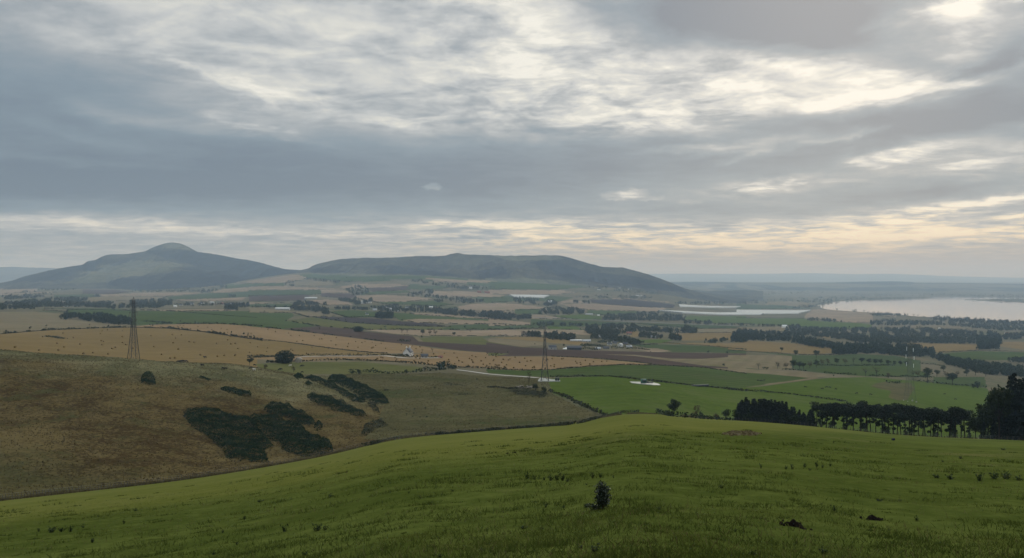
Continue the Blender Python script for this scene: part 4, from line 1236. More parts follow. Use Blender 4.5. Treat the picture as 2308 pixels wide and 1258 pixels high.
wood(2, [(700,625),(720,600),(950,598),(1180,588),(1300,572),(1560,585),(1700,598),(1880,628),(1650,650),(1400,640),(1300,645),(1100,625)], 'trees among the houses of the middle village', n=200, h=(7, 11))
wood(2, [(1115,695),(1160,668),(1220,638),(1265,655),(1280,700),(1180,702)], 'large dark clump of round trees above the black ploughland', n=80, h=(10, 15), dens=2, m='leaf_dark')
wood(2, [(1610,512),(1660,500),(1950,522),(2100,548),(1950,568),(1800,562),(1780,535)], 'narrow belt on the far stubble', n=90)
wood(2, [(1620,555),(1640,536),(1720,538),(1720,560)], 'small thicket on the far green', n=30)
wood(2, [(1640,655),(1700,625),(1900,635),(2200,642),(2290,660),(2290,708),(2000,686)], 'long dark belt across the middle of the plain', n=170, dens=1.2)
wood(2, [(0,602),(150,588),(320,590),(380,600),(380,612),(200,606)], 'thin row of trees beside the far green', n=50, h=(6, 9))
wood(3, [(0,700),(0,650),(60,640),(150,655),(380,678),(380,702),(250,717)], 'eastern end of the long dark belt', n=130, dens=1.2)
wood(3, [(225,538),(230,513),(400,520),(600,540),(620,580),(560,590),(270,572)], 'dark wood below the white polytunnels', n=110)
wood(3, [(455,665),(460,630),(560,598),(680,605),(700,600),(800,610),(900,640),(860,655),(800,664)], 'dark wood with a pointed top in the middle distance', n=130, dens=1.2)
wood(3, [(755,515),(1000,488),(1200,490),(1480,498),(1590,545),(1460,528),(1050,522)], 'scattered trees round far farm roofs', n=150, h=(8, 12))
wood(3, [(750,565),(760,533),(900,548),(905,570)], 'short dark belt on the stubble edge', n=45)
wood(3, [(880,425),(1080,395),(1200,400),(1450,440),(1540,470),(1530,492),(1200,470),(980,440)], 'wooded village at the foot of the long hill', n=170, h=(9, 13))
wood(3, [(1000,717),(1008,680),(1060,655),(1110,665),(1190,662),(1200,722)], 'clump of rounded trees beside the main road', n=80, h=(9, 13))
wood(3, [(1195,720),(1200,668),(1330,645),(1500,640),(1750,680),(1745,722),(1500,722)], 'broad dark wood beside the main road', n=190, h=(9, 14), dens=1.2)
wood(3, [(1730,748),(1760,722),(1980,728),(1980,755)], 'dark wood edge at the end of the road', n=60)
wood(3, [(1990,758),(1995,738),(2280,748),(2280,768)], 'row of small round trees along the main road', n=50, h=(6, 8))
wood(3, [(390,765),(400,740),(520,728),(820,750),(1100,758),(1280,760),(1000,770),(700,765)], 'low trees below the road embankment', n=120, h=(6, 9))
wood(3, [(850,830),(870,775),(1000,750),(1300,752),(1350,790),(1500,770),(1650,795),(1630,830),(1330,812),(1120,852),(960,842)], 'wide dark wood behind the farm', n=220, h=(8, 12), dens=1.1)
wood(3, [(1650,828),(1700,800),(1750,772),(1850,800),(1842,834)], 'dark copse at the corner of the stubble', n=70)
wood(3, [(300,860),(390,828),(440,822),(490,848),(600,825),(760,848),(795,880),(700,897),(550,882),(440,866)], 'dark wood behind the middle pylon', n=150, h=(7, 11), dens=1.2)
wood(3, [(915,880),(930,828),(1100,800),(1115,850),(1240,862),(1330,900),(1350,930),(1280,935),(1100,900)], 'trees growing among the farm buildings', n=150, h=(6, 10))
wood(3, [(1335,868),(1350,822),(1440,828),(1530,850),(1550,885)], 'trees beside the farm track', n=70, h=(7, 10))
wood(3, [(1600,890),(1620,836),(1700,855),(1715,898)], 'dark round clump at the end of the stubble field', n=60, h=(8, 12))
wood(3, [(2155,905),(2165,832),(2290,798),(2290,912)], 'near end of the large dark wood', n=120, h=(9, 13), dens=1.2, m='leaf_dark', conifer=.6)
wood(3, [(1920,918),(1930,885),(2040,888),(2130,868),(2135,892),(2040,918)], 'low thicket in the stubble', n=50, h=(5, 8))
wood(3, [(1660,572),(1700,545),(1900,540),(2290,535),(2290,578)], 'row of square dark plantations behind the white field', n=140, conifer=.6)
wood(4, [(-20,660),(0,600),(20,588),(300,598),(400,605),(500,640),(640,660),(790,700),(1100,700),(1480,720),(1500,740),(1620,770),(1500,795),(1400,798),(1100,770),(780,778),(770,740),(600,712),(430,682),(300,672)], 'large dark wood stretching across the right of the plain', n=420, h=(9, 14), dens=1.1, m='leaf_dark', conifer=.45)
wood(4, [(390,600),(400,560),(500,555),(520,565),(800,568),(1100,572),(1400,560),(1700,582),(1960,600),(2000,640),(1940,698),(1400,686),(1100,700),(850,660),(640,640),(500,630)], 'upper part of the large wood with paler tree tops', n=420, h=(9, 14), m='leaf_wood')
wood(4, [(1935,738),(1945,640),(2010,590),(2120,630),(2125,690),(2095,735)], 'tall black block of trees at the end of the wood', n=130, h=(12, 17), dens=1.3, m='leaf_dark', conifer=.4)
wood(4, [(1070,545),(1078,508),(1250,502),(1600,518),(1620,545),(1300,548)], 'dark oblong wood near the loch', n=130, m='leaf_dark', conifer=.6)
wood(4, [(1600,545),(1640,500),(1900,505),(2340,525),(2340,590),(2120,590),(1900,570)], 'dense lochside wood at the right edge', n=240, h=(9, 13))
wood(4, [(655,402),(690,400),(720,398),(760,414),(880,420),(900,404),(1000,412),(1022,436),(880,436)], 'line of trees on the near shore of the loch', n=90, h=(10, 15))
wood(4, [(1022,440),(1035,420),(1300,440),(1370,466),(1480,462),(1500,475),(1300,470),(1100,470)], 'shore trees with gaps showing the loch', n=110, h=(9, 13))
wood(4, [(1480,480),(1520,458),(1600,458),(1620,474),(1640,464),(1900,486),(2340,508),(2340,540),(1900,525),(1600,510)], 'ragged belt of tall trees along the loch shore', n=190, h=(9, 15))
wood(4, [(570,510),(610,488),(840,508),(842,524)], 'small belt on the bright green field', n=50)
wood(4, [(0,548),(20,530),(140,535),(400,548),(380,560),(100,556)], 'thin belt below the bright green field', n=60, h=(6, 9))
wood(4, [(420,575),(440,540),(500,540),(520,572)], 'two dark trees beside the white shed', n=30, h=(8, 12))
wood(4, [(0,372),(0,345),(90,350),(100,345),(240,345),(245,372),(100,374)], 'pair of square plantations short of the loch', n=70, conifer=.7)
wood(4, [(380,418),(430,395),(640,372),(740,356),(760,366),(660,384),(640,405)], 'hazy wood behind the head of the loch', n=80, h=(10, 15))
wood(4, [(240,350),(450,322),(850,312),(1200,318),(1450,322),(1560,332),(1000,344),(740,364),(500,362)], 'hazy woods along the far shore of the loch', n=190, h=(11, 17))
wood(4, [(0,295),(240,270),(700,272),(720,290),(300,302),(0,305)], 'faint blue wood beyond the plain', n=120, h=(11, 17))
wood(4, [(830,300),(1000,285),(1500,288),(2330,300),(2330,325),(1600,312),(1000,312)], 'dim forest on the far side of the loch', n=220, h=(12, 18))
wood(4, [(1822,350),(1850,338),(2330,338),(2330,362),(2050,358)], 'low dark trees on the flat island', n=130, h=(7, 11), dmin=4000, lift=.15)
wood(4, [(2140,660),(2150,618),(2240,605),(2330,600),(2330,660)], 'trees round the pale cottages at the right edge', n=70)
wood(8, [(1505,60),(1530,10),(1640,50),(1760,95),(1960,115),(2040,135),(2330,165),(2330,245),(2050,225),(1900,190),(1720,150),(1560,80)], 'belt of dark scrubby trees running down to the right', n=260, h=(6, 10), m='leaf_dark', conifer=.1)
wood(8, [(2160,120),(2250,95),(2330,100),(2330,135)], 'dark trees at the right edge above the scrub', n=60, h=(6, 9))
# wooded flank of the long hill
wood(3, [(1420,318),(1500,345),(1560,365),(1700,430),(1800,455),(1560,462),(1400,440),(1250,410),(1180,385)], 'wooded end of the long flat hill', n=170, h=(9, 13), dens=.8, dmin=5400, lift=.1)
wood(2, [(560,330),(700,322),(1000,330),(1240,338),(1250,348),(900,345)], 'line of dark scrub along the foot of the long hill', n=60, h=(5, 9), dmin=5000, dens=.6)

# ================================================================== hedges and field walls
hedge(1, [(-100,1005),(0,995),(450,959),(850,943),(1160,936),(1300,939),(1500,946),(1800,976),(2100,1021),(2280,1046)], 'dark hedge line between the golden and the grey stubble', 1.2, .8, dmin=600, m='leaf_ditch')
hedge(2, [(0,881),(300,905),(620,950),(900,985),(1100,1004),(1230,1009)], 'dark ditch line slanting down through the golden stubble', 1.2, .7, m='leaf_ditch')
hedge(2, [(60,768),(300,796),(560,826),(760,851),(1000,881),(1200,906)], 'broken hedge between the ploughland and the pink stubble', 2, 1.7, gaps=.35)
hedge(2, [(0,1050),(150,1043),(400,1032),(600,1030),(800,1028)], 'thick dark hedge running up to the domed tree', 2.4, 2.0)
hedge(2, [(820,1031),(1000,1032),(1230,1024),(1400,1040)], 'dark hedge between the domed tree and the white cottage', 2.2, 1.8)
hedge(2, [(160,1092),(300,1085),(470,1080),(830,1066),(1000,1074),(1100,1076),(1300,1086),(1540,1106),(1700,1125),(1830,1135),(2290,1145)], 'dark hedge along the far side of the olive field', 2.0, 1.6)
hedge(6, [(900,245),(960,235),(1040,232),(1150,240),(1260,245),(1400,240),(1560,225),(1700,212),(1830,205)], 'bushy hedge along the near side of the olive field', 2.5, 2.2, dmin=520, m='leaf_dark')
hedge(6, [(1690,205),(1720,185),(1780,190),(1850,200)], 'low dark thicket at the corner of the olive field', 5, 3.5, dmin=540, m='leaf_dark')
hedge(7, [(0,207),(300,217),(560,212),(900,182),(1200,167),(1500,172),(1900,192),(2290,247)], 'thin dark fence line above the long green field', 1.2, .9)
hedge(7, [(560,279),(800,272),(960,270),(1080,269),(1300,295),(1530,321),(1960,366),(2290,402)], 'dark wall between the two bright green fields', 1.2, 1.1, name='field_wall', cat='wall')
hedge(8, [(0,340),(300,360),(500,376),(700,405),(930,437)], 'dark wall running towards the pine row', 1.2, 1.1, name='field_wall', cat='wall')
hedge(8, [(280,180),(450,184),(560,190),(640,200),(830,217),(1000,228)], 'dark gappy hedge below the grey stubble at right', 2.2, 2.0, gaps=.2, m='leaf_dark')
hedge(8, [(1100,235),(1250,240),(1400,242),(1600,246)], 'dark hedge under the bare trees at right', 2.2, 2.0, m='leaf_dark')
hedge(8, [(1430,270),(1550,285),(1720,300),(1900,315),(2010,328)], 'thick dark hedge beside the lone green trees', 3, 2.6, m='leaf_dark')
hedge(8, [(0,38),(200,45),(560,70),(830,70)], 'dark hedge below the golden strip at right', 2.0, 1.7)
hedge(8, [(700,150),(900,156),(1100,152),(1290,152)], 'low dark hedge under the hedgerow trees', 2.0, 1.6, m='leaf_dark')
hedge(8, [(1500,140),(1600,145),(1690,160)], 'short hedge on the green slope at right', 2.2, 1.8)
hedge(8, [(1240,285),(1300,292),(1340,288)], 'low dark scrub on the brown patch', 4, 2, m='leaf_dark')
hedge(8, [(1650,52),(1960,36),(2110,40),(2330,48)], 'hedge above the pale green field at right', 2.2, 1.8)
hedge(3, [(0,800),(300,796),(520,790)], 'dark hedge left of the middle pylon', 2.2, 2)
hedge(3, [(1550,916),(1760,930),(2000,948),(2290,978)], 'dark hedge under the strip of golden stubble', 2, 1.6)
hedge(3, [(1280,936),(1500,930)], 'short hedge behind the farm', 2.5, 2)
hedge(3, [(0,858),(200,858),(420,862),(700,888),(900,910)], 'hedge running in towards the farm', 2, 1.6)
hedge(3, [(1640,830),(1900,827),(2160,825)], 'hedge along the top of the distant stubble', 2.5, 2)
hedge(3, [(560,1036),(900,1051),(1300,1085),(1450,1103)], 'faint edge between ploughland and baled stubble', 1, .6)
hedge(2, [(1240,830),(1450,850),(1850,856),(2290,850)], 'low hedge under the scattered trees in mid plain', 1.8, 1.4, gaps=.4)
hedge(2, [(1340,905),(1430,905)], 'small scrub patch on the brown ploughland', 6, 3)
hedge(2, [(2130,1028),(2220,1033)], 'small scrub patch by the end of the hedge', 5, 2.5)
hedge(2, [(850,690),(1100,690),(1320,700)], 'hedge above the black ploughland', 2.5, 2)
hedge(1, [(1270,888),(1390,890),(1510,905)], 'dark leafy strip standing in for a hedge shadow in the green field', 9, 3, m='leaf_dark')  # dark leaves laid where a hedge only casts its shadow
hedge(1, [(400,1018),(470,1022),(550,1036)], 'dark weedy hollow in the golden stubble', 7, 1.2, m='leaf_hedge')
hedge(1, [(590,815),(600,780),(900,782),(1200,790)], 'low dark hedge above the large green field', 2.5, 2)
hedge(1, [(380,788),(480,790),(590,800)], 'dark brushy edge of the grey stubble', 3, 2.4)
hedge(1, [(1600,797),(2000,830),(2280,850)], 'faint dark line through the large green field', 2, 1)
hedge(4, [(0,488),(200,486),(540,492)], 'hedge above the bright green field', 2.5, 2)
hedge(2, [(0,497),(500,492)], 'far hedge between green and brown land', 3, 2.5)
hedge(2, [(960,492),(1200,488),(1420,492)], 'thin far hedge with a few bushes', 3, 2.5)
hedge(2, [(1650,452),(1900,450),(2290,440)], 'far hedge below the foot of the hill', 3, 2.5)

# thin hedges round the far fields
for i, (mname, r_, pts) in enumerate(FIELDS):
    if r_ not in (1, 2, 3, 4) or mname in ('plastic_film',):
        continue
    q = np.array(P(r_, pts))
    mx = q[:, 1].mean()
    if mx > 745 or q[:, 0].max() < 0:
        continue
    # the run of the outline from its left end to its right end along the near side
    l, rr_ = int(q[:, 0].argmin()), int(q[:, 0].argmax())
    n_ = len(q)
    run1 = [(l + k) % n_ for k in range((rr_ - l) % n_ + 1)]
    run2 = [(l - k) % n_ for k in range((l - rr_) % n_ + 1)]
    low = run1 if q[run1][:, 1].mean() > q[run2][:, 1].mean() else run2
    best, cur = [], [low[0]]
    for a_, b_2 in zip(low, low[1:]):
        if abs(q[b_2, 0] - q[a_, 0]) > 3 * abs(q[b_2, 1] - q[a_, 1]):
            cur.append(b_2)
        else:
            best, cur = max(best, cur, key=len), [b_2]
    low = max(best, cur, key=len)
    if len(low) < 2:
        continue
    hedge(0, [tuple(p) for p in q[low]], 'thin dark hedge along the near side of a field far out on the plain', 2.2, 2.2, step=2.5, gaps=.30,
          group='hedges of the far fields', per=4, trees=.05)

# ================================================================== single trees
T = tree
T('round_tree', 'domed', 1, 641, 819, 30, 'large domed dark tree beside the stone shed', wide=.92)
for px, py, h, k, s, lb in [
    (518, 0, 0, None, 0, None)]:
    pass
T('ivy_trunk', 'bare', 5, 1192, 878, 44, 'tall thin ivy-clad dead tree left of the middle pylon', wide=.45, dmin=480, dmax=640)
T('small_tree', 'dark_bush', 1, 1207, 881, 19, 'left of the two bushy trees below the middle pylon', wide=.95, dmin=450, dmax=600)
T('small_tree', 'dark_bush', 2, 1226, 888, 20, 'right of the two bushy trees below the middle pylon', wide=.85, dmin=450, dmax=600)
near_edge = [
    ('oak_tree', 'dark_broadleaf', 1, 1519, 938, 42, 1.05, 'broad rounded tree standing alone at the field corner'),
    ('larch_tree', 'autumn', 2, 1570, 940, 36, .8, 'thin russet tree between the broad tree and the conifers'),
    ('small_tree', 'dark_bush', 3, 1581, 944, 18, .85, 'small dark shrubby tree at the foot of the russet tree'),
    ('small_tree', 'autumn_bush', 4, 1615, 940, 22, .8, 'pale thin bush before the dark conifer clump'),
    ('small_tree', 'dark_bush', 5, 1637, 947, 30, .8, 'dark round bush just left of the conifer clump')]
for nm, k, s, px, py, h, wd, lb in near_edge:
    fy_, fd_ = fence_at(px)
    T(nm, k, s, px, py, h, lb, wide=wd, dmin=fd_ - 6, dmax=fd_ + 14)
# conifer clump
for i in range(34):
    px = 1664 + i * 5.1 + random.uniform(-3, 3)
    env = [44, 50, 54, 56, 55, 56, 55, 56, 54, 52, 50, 38, 46, 36, 32, 30, 44][i // 2]
    fy_, fd_ = fence_at(px)
    back = (2, 6, 11)[i % 3]
    base = fy_ + 2
    h = env * random.uniform(.92, 1.06)
    X, Y, Z = spot(px, base, fd_ + back, fd_ + back + .6)
    hm = (base - (base - h)) * Y / FPX + max(0, -(base - CY) / FPX * Y - Z)
    t = empty('spruce_tree', (X, Y, Z - .3), random.uniform(0, 6.28), 'dark spruce in the dense clump left of the pine row', 'tree', 'spruces of the dense clump')
    t.scale = (hm * 1.3, hm * 1.3, hm)
    a, b_ = proto('broad_spruce' if i % 3 else 'spruce', 1 + i % 3)
    link('trunk', a, t)
    link('crown', b_, t)
for i in range(15):
    px = 1660 + i * 12 + random.uniform(-5, 5)
    fy_, fd_ = fence_at(px)
    X, Y, Z = spot(px, fy_, fd_ + 1.5, fd_ + 2)
    hm = random.uniform(20, 40) * Y / FPX
    t = empty('small_tree', (X, Y, Z - .2), random.uniform(0, 6.28), 'low dark bush along the front of the spruce clump', 'tree', 'bushes under the spruce clump')
    t.scale = (hm, hm, hm)
    a, b_ = proto('dark_bush', 1 + i % 4)
    link('trunk', a, t)
    link('crown', b_, t)
# pine row: crown tops traced, each pine rooted on the far side of the crest
PINE_TOP = [(1838, 905), (1862, 899), (1890, 901), (1920, 905), (1945, 898), (1965, 896), (1985, 903), (2010, 906), (2030, 904), (2045, 902), (2060, 908), (2085, 910), (2105, 908), (2130, 910), (2160, 908), (2180, 917), (2192, 930)]
pt = np.array(PINE_TOP, float)
for i in range(44):
    px = 1840 + i * 7.95 + random.uniform(-6, 6)
    if 2026 < px < 2040 and i % 2:
        px += 8
    fy_, fd_ = fence_at(px)
    top = np.interp(px, pt[:, 0], pt[:, 1]) + random.uniform(0, 14)
    back = 2 + (i * 7 % 5) * 3.5
    X, Y, Z = spot(px, fy_, fd_ + back, fd_ + back + .6)
    hm = (-(top - CY) / FPX * Y) - Z
    t = empty('pine_tree', (X, Y, Z - .2), random.uniform(0, 6.28), 'tall bare-stemmed pine in the row along the crest', 'tree', 'pines of the row along the crest')
    w_ = hm * random.uniform(.9, 1.25)
    t.scale = (w_, w_, hm)
    a, b_ = proto('pine', 1 + i % 7)
    link('trunk', a, t)
    link('crown', b_, t)
for i, px in enumerate([1850, 1872, 1905, 1948, 1990, 2000, 2042, 2052, 2110, 2150, 2185]):
    fy_, fd_ = fence_at(px)
    X, Y, Z = spot(px, fy_, fd_ + 3, fd_ + 3.6)
    hm = random.uniform(14, 26) * Y / FPX
    t = empty('small_tree', (X, Y, Z - .2), random.uniform(0, 6.28), 'dark bush growing between the stems of the pine row', 'tree', 'bushes under the pine row')
    t.scale = (hm, hm, hm)
    a, b_ = proto('dark_bush', 1 + i % 4)
    link('trunk', a, t)
    link('crown', b_, t)
# tall dark trees at the right edge
RIGHT = [(2199, 940, 'dark_broadleaf', 1.0), (2212, 925, 'dark_broadleaf', 1.1), (2226, 905, 'dark_broadleaf', .9), (2236, 872, 'dark_broadleaf', .62), (2252, 858, 'dark_broadleaf', .62),
         (2262, 872, 'broad_spruce', .9), (2278, 846, 'broad_spruce', .8), (2286, 838, 'broad_spruce', .75), (2298, 852, 'broad_spruce', .9), (2310, 850, 'broad_spruce', .9),
         (2322, 845, 'broad_spruce', .9), (2340, 840, 'broad_spruce', .9), (2218, 950, 'broad_spruce', 1.0), (2240, 940, 'broad_spruce', 1.0), (2270, 910, 'broad_spruce', 1.0), (2300, 905, 'broad_spruce', 1.0)]
for i, (px, top, k, wd) in enumerate(RIGHT):
    fy_, fd_ = fence_at(px)
    X, Y, Z = spot(px, fy_, fd_ + 3 + (i % 4) * 3, fd_ + 4 + (i % 4) * 3)
    hm = (-(top - CY) / FPX * Y) - Z
    broad = 'broadleaf' in k
    t = empty('tall_tree' if broad else 'spruce_tree', (X, Y, Z - .2), random.uniform(0, 6.28),
              'ragged dark leafy tree in the tall stand at the right edge' if broad else 'black spruce in the tall stand at the right edge', 'tree',
              'leafy trees of the tall right stand' if broad else 'spruces of the tall right stand')
    t.scale = (hm * wd, hm * wd, hm)
    a, b_ = proto(k, 1 + i % 3)
    link('trunk', a, t)
    link('crown', b_, t)

# trees out on the plain
for X_, Y_, h, k, lb in [(1360,832,46,'bare','left of the two bare trees on the pale strip'), (1406,832,42,'bare','right of the two bare trees on the pale strip'),
                         (1545,848,58,'broadleaf','leftmost of three leafy trees on the stubble strip'), (1607,848,52,'autumn','middle of three leafy trees on the stubble strip'),
                         (1655,850,56,'autumn','rightmost of three leafy trees on the stubble strip'), (1822,860,44,'broadleaf','lone round tree right of the three leafy trees'),
                         (1535,868,24,'dark_bush','small dark bush on the brown field edge'), (1965,822,22,'autumn','tiny tree on the pale strip right of the round tree'),
                         (1918,782,24,'dark_bush','tiny bush by the dark green field'), (630,795,20,'autumn_bush','brownish bush on the bare ploughland')]:
    px, py = P(2, [(X_, Y_)])[0]
    T('field_tree' if 'bush' not in k else 'field_bush', k, 1 + int(X_) % 3, px, py, h / 3.931, lb, cat='tree' if 'bush' not in k else 'bush', wide=1.1)
px, py = P(2, [(973, 816)])[0]
T('field_bush', 'domed', 2, px, py, 13, 'wide low dark dome of bushes in the ploughland', cat='bush', wide=1.15)
for X_, Y_, h, k, lb in [(10,1112,64,'dark_broadleaf','dark tree on the hill edge left of the domed tree'), (30,1085,46,'dark_bush','bush beside the hedge left of the domed tree'),
                         (150,1166,44,'autumn_bush','grey bush on the near edge of the olive field'), (400,1180,60,'autumn','small wind-bent tree in the near corner of the olive field'),
                         (780,1078,26,'dark_bush','dark bush on the hedge right of the stone shed'), (980,1192,50,'dark_bush','dark hawthorn in the bushy hedge'),
                         (1565,1168,56,'autumn','thin grey tree at the end of the olive field'), (1395,1186,40,'dark_bush','round bush further along the bushy hedge'),
                         (1630,1000,44,'bare','bare tree right of the white cottage'), (1540,998,34,'bare','thin bare tree behind the white cottage'), (1050,1078,14,'dark_bush','tiny bush on the hedge of the olive field')]:
    px, py = P(2, [(X_, Y_)])[0]
    T('field_tree' if 'bush' not in k else 'field_bush', k, 1 + int(X_) % 3, px, py, h / 3.931, lb, cat='tree' if 'bush' not in k else 'bush', wide=1.1)
G8 = 'trees of the hedgerows at right'
for i, (X_, Y_, h, k) in enumerate([(240,182,56,'bare'),(390,177,56,'autumn'),(510,180,82,'broadleaf'),(455,182,62,'autumn'),(560,180,66,'broadleaf'),(590,178,54,'broadleaf'),(640,172,60,'autumn'),(690,168,66,'broadleaf'),
        (735,158,62,'autumn'),(780,152,58,'autumn'),(850,148,60,'broadleaf'),(915,146,56,'autumn'),(980,140,54,'bare'),(1045,142,58,'dark_broadleaf'),(1100,145,54,'dark_broadleaf'),(1150,150,54,'dark_broadleaf'),(1190,148,52,'broadleaf'),
        (1250,156,52,'dark_broadleaf'),(1300,156,46,'broadleaf'),(1345,156,46,'dark_broadleaf'),(1390,158,46,'broadleaf'),(1075,236,68,'bare'),(1160,240,78,'bare'),(1480,246,64,'autumn'),(1445,246,60,'bare'),
        (1630,240,60,'broadleaf'),(1700,246,56,'autumn'),(1860,235,60,'broadleaf'),(1790,236,50,'autumn'),(690,92,66,'broadleaf'),(530,78,52,'broadleaf'),(1560,215,56,'autumn'),(1680,200,54,'broadleaf'),(1930,230,62,'dark_broadleaf'),(2010,238,60,'broadleaf')]):
    px, py = P(8, [(X_, Y_)])[0]
    T('hedgerow_tree', k, 1 + i % 4, px, py, h / 3.455, 'scraggy leafy tree in the hedgerows of the green slope at right', G8, wide=1.15, dmin=600)
for X_, Y_, h, k, lb, wd in [(420,47,42,'dark_broadleaf','lone lollipop tree on the golden strip at right',.9), (1252,248,46,'autumn_bush','leaning brown bush under the hedge at right',.9),
                         (1555,288,130,'broadleaf','grey-green tree with a bushy skirt on the near hedge',.85), (1750,304,105,'dark_broadleaf','broad dark tree on the near hedge at right',1.2),
                         (1945,328,62,'dark_bush','dark bush at the end of the near hedge',1.0), (825,236,16,'dark_bush','small dark bush at the point of the tan strip',1.2), (1915,328,36,'dark_bush','lower dark bush beside the end of the hedge',1.2)]:
    px, py = P(8, [(X_, Y_)])[0]
    T('field_tree' if 'bush' not in k else 'field_bush', k, 2, px, py, h / 3.455, lb, wide=wd, dmin=560, cat='tree' if 'bush' not in k else 'bush')
for X_, Y_, h, k, lb in [(305,858,58,'bare','bare tree left of the dark wood by the middle pylon'), (1950,1006,26,'dark_bush','small bush on the black ploughland'), (2120,1012,26,'dark_bush','wide bush at the ploughland edge'),
                         (2088,1122,28,'dark_bush','lone bush on the tan stubble'), (670,950,30,'dark_broadleaf','dark tree standing by the white heap'), (415,930,12,'dark_bush','round dark bush left of the middle pylon head'),
                         (175,1005,16,'dark_bush','low bush in the brown field'), (1025,838,30,'dark_broadleaf','dark tree top behind the farm roofs'), (1440,1000,12,'dark_bush','low bush by the farm track')]:
    px, py = P(3, [(X_, Y_)])[0]
    T('field_tree' if 'bush' not in k else 'field_bush', k, 1, px, py, h / 3.931, lb, cat='tree' if 'bush' not in k else 'bush', wide=1.1)

# ================================================================== gorse on the bracken slope
def gorse(label, pts, dmax=620, **kw):
    fymin = 150
    return mound('gorse_thicket', pts, label, 'gorse', dmin=min(float(fence_at(p[0])[1]) for p in pts) + 2, dmax=dmax, **kw)
gorse('largest dark gorse thicket, its left lobe with a rounded head', [(411,934),(440,926),(500,932),(560,944),(580,962),(595,985),(617,1008),(596,1014),(606,1042),(548,1043),(512,1033),(496,1008),(458,977),(428,958)], h=2.3, dens=15, leaf=.24)
gorse('wide dark gorse thicket reaching down to the fence', [(560,943),(606,941),(644,953),(680,961),(692,976),(723,991),(748,1006),(751,1017),(723,1027),(682,1030),(640,1016),(629,999),(598,983),(575,965)], h=2.3, dens=15, leaf=.24)
gorse('lens-shaped gorse thicket above the wide one', P(6, [(135,570),(170,530),(300,528),(420,580),(560,640),(592,690),(540,715),(400,665),(200,602)]), h=2.1, dens=15, leaf=.24)
gorse('small square gorse bush at the end of the lens-shaped thicket', P(6, [(575,722),(600,695),(655,690),(655,738),(605,752)]), h=2.2, dens=10)
gorse('long gorse thicket slanting across the middle of the slope', P(6, [(515,455),(560,440),(700,465),(880,530),(1000,580),(1055,628),(960,622),(800,582),(610,515)]), h=2.1, dens=15, leaf=.24)
gorse('narrow gorse strip winding beside the largest upper thicket', P(6, [(480,287),(560,283),(700,318),(800,370),(950,450),(1042,492),(1000,512),(900,474),(780,405),(640,338)]), h=1.8, dens=9)
gorse('broad upper gorse thicket with a pointed right end', P(6, [(695,312),(740,270),(830,285),(950,330),(1080,388),(1200,440),(1252,512),(1140,517),(1020,474),(900,395),(790,342)]), h=2.2, dens=15, leaf=.24)
gorse('small dark gorse clump at the top of the winding strip', P(6, [(400,272),(440,253),(492,285),(440,302)]), h=1.8, dens=10)
gorse('small gorse patch just below the winding strip', P(6, [(500,338),(530,318),(570,345),(530,357)]), h=1.6, dens=10)
gorse('single square gorse bush alone on the upper slope', [(317,855),(320,848),(338,848),(350,854),(351,868),(335,868),(319,865)], h=2.2, dens=16, leaf=.22)
gorse('flat gorse strip between the lone bush and the upper thicket', [(496,878),(505,873),(530,877),(552,883),(568,889),(564,895),(540,893),(515,885)], h=1.5, dens=10)
gorse('faint low gorse streak near the brow', [(449,852),(456,850),(475,856),(470,858)], h=.9, dens=10)
mound('bramble_thicket', P(6, [(1000,790),(1030,710),(1120,680),(1180,640),(1200,690),(1240,700),(1110,740),(1060,790)]), 'grey-brown leafless thicket in the gully below the gorse', 'thicket', h=1.8, dens=6, m='leaf_hedge', dmin=290, dmax=420)
mound('bramble_thicket', P(6, [(1050,515),(1090,505),(1150,550),(1165,610),(1120,590)]), 'thin bramble line below the pointed gorse thicket', 'thicket', h=1.4, dens=6, m='leaf_hedge', dmin=300, dmax=520)
for i, (X_, Y_) in enumerate([(1400,553),(1425,585),(1470,562),(1465,602),(1455,630),(1580,632),(1520,634),(1402,611),(1570,556),(1650,375),(2025,298),(1300,740)]):
    px, py = P(6, [(X_, Y_)])[0]
    T('rush_clump', 'dark_bush', 1 + i % 4, px, py, random.uniform(2.4, 4.6), 'small dark rush clump dotted over the rough pasture', 'rush clumps on the rough pasture', wide=1.6, dmin=320, dmax=620, cat='rushes')
for pts, lb in [(P(6, [(1720,328),(1850,338),(1940,355),(1900,362),(1750,350)]), 'dark rushy streak high on the rough pasture'), (P(6, [(1790,420),(1900,418),(2020,428),(1950,436),(1810,432)]), 'dark rushy streak in the middle of the rough pasture'),
                (P(6, [(1180,230+160),(1260,395),(1230,400)]), 'short dark streak beside the upper gorse')]:
    mound('rushes', pts, lb, 'rushes', h=.6, dens=3, leaf=.22, m='leaf_hedge', dmin=330, dmax=620)
mound('scrub', P(7, [(170,382),(260,370),(400,385),(530,425),(500,460),(300,440)]), 'brushy weeds round the old stone pen', 'scrub', h=.9, dens=4, leaf=.3, m='leaf_hedge', dmin=430, dmax=620)
tag(mound('dead_bracken', [(1624,981),(1650,973),(1690,974),(1716,979),(1700,984),(1650,984)], 'reddish brown patch of dead bracken on the brow of the field', 'bracken', h=.13, dens=11, leaf=.12, m='dead_fern', dmin=60, dmax=300), kind='stuff')
mound('scrub', P(7, [(1690,612),(1800,600),(1900,610),(2070,600),(2080,650),(1900,648),(1740,630)]), 'pale dry weeds under the russet tree', 'scrub', h=.9, dens=7, leaf=.3, m='grass_rough', dmin=335, dmax=380)

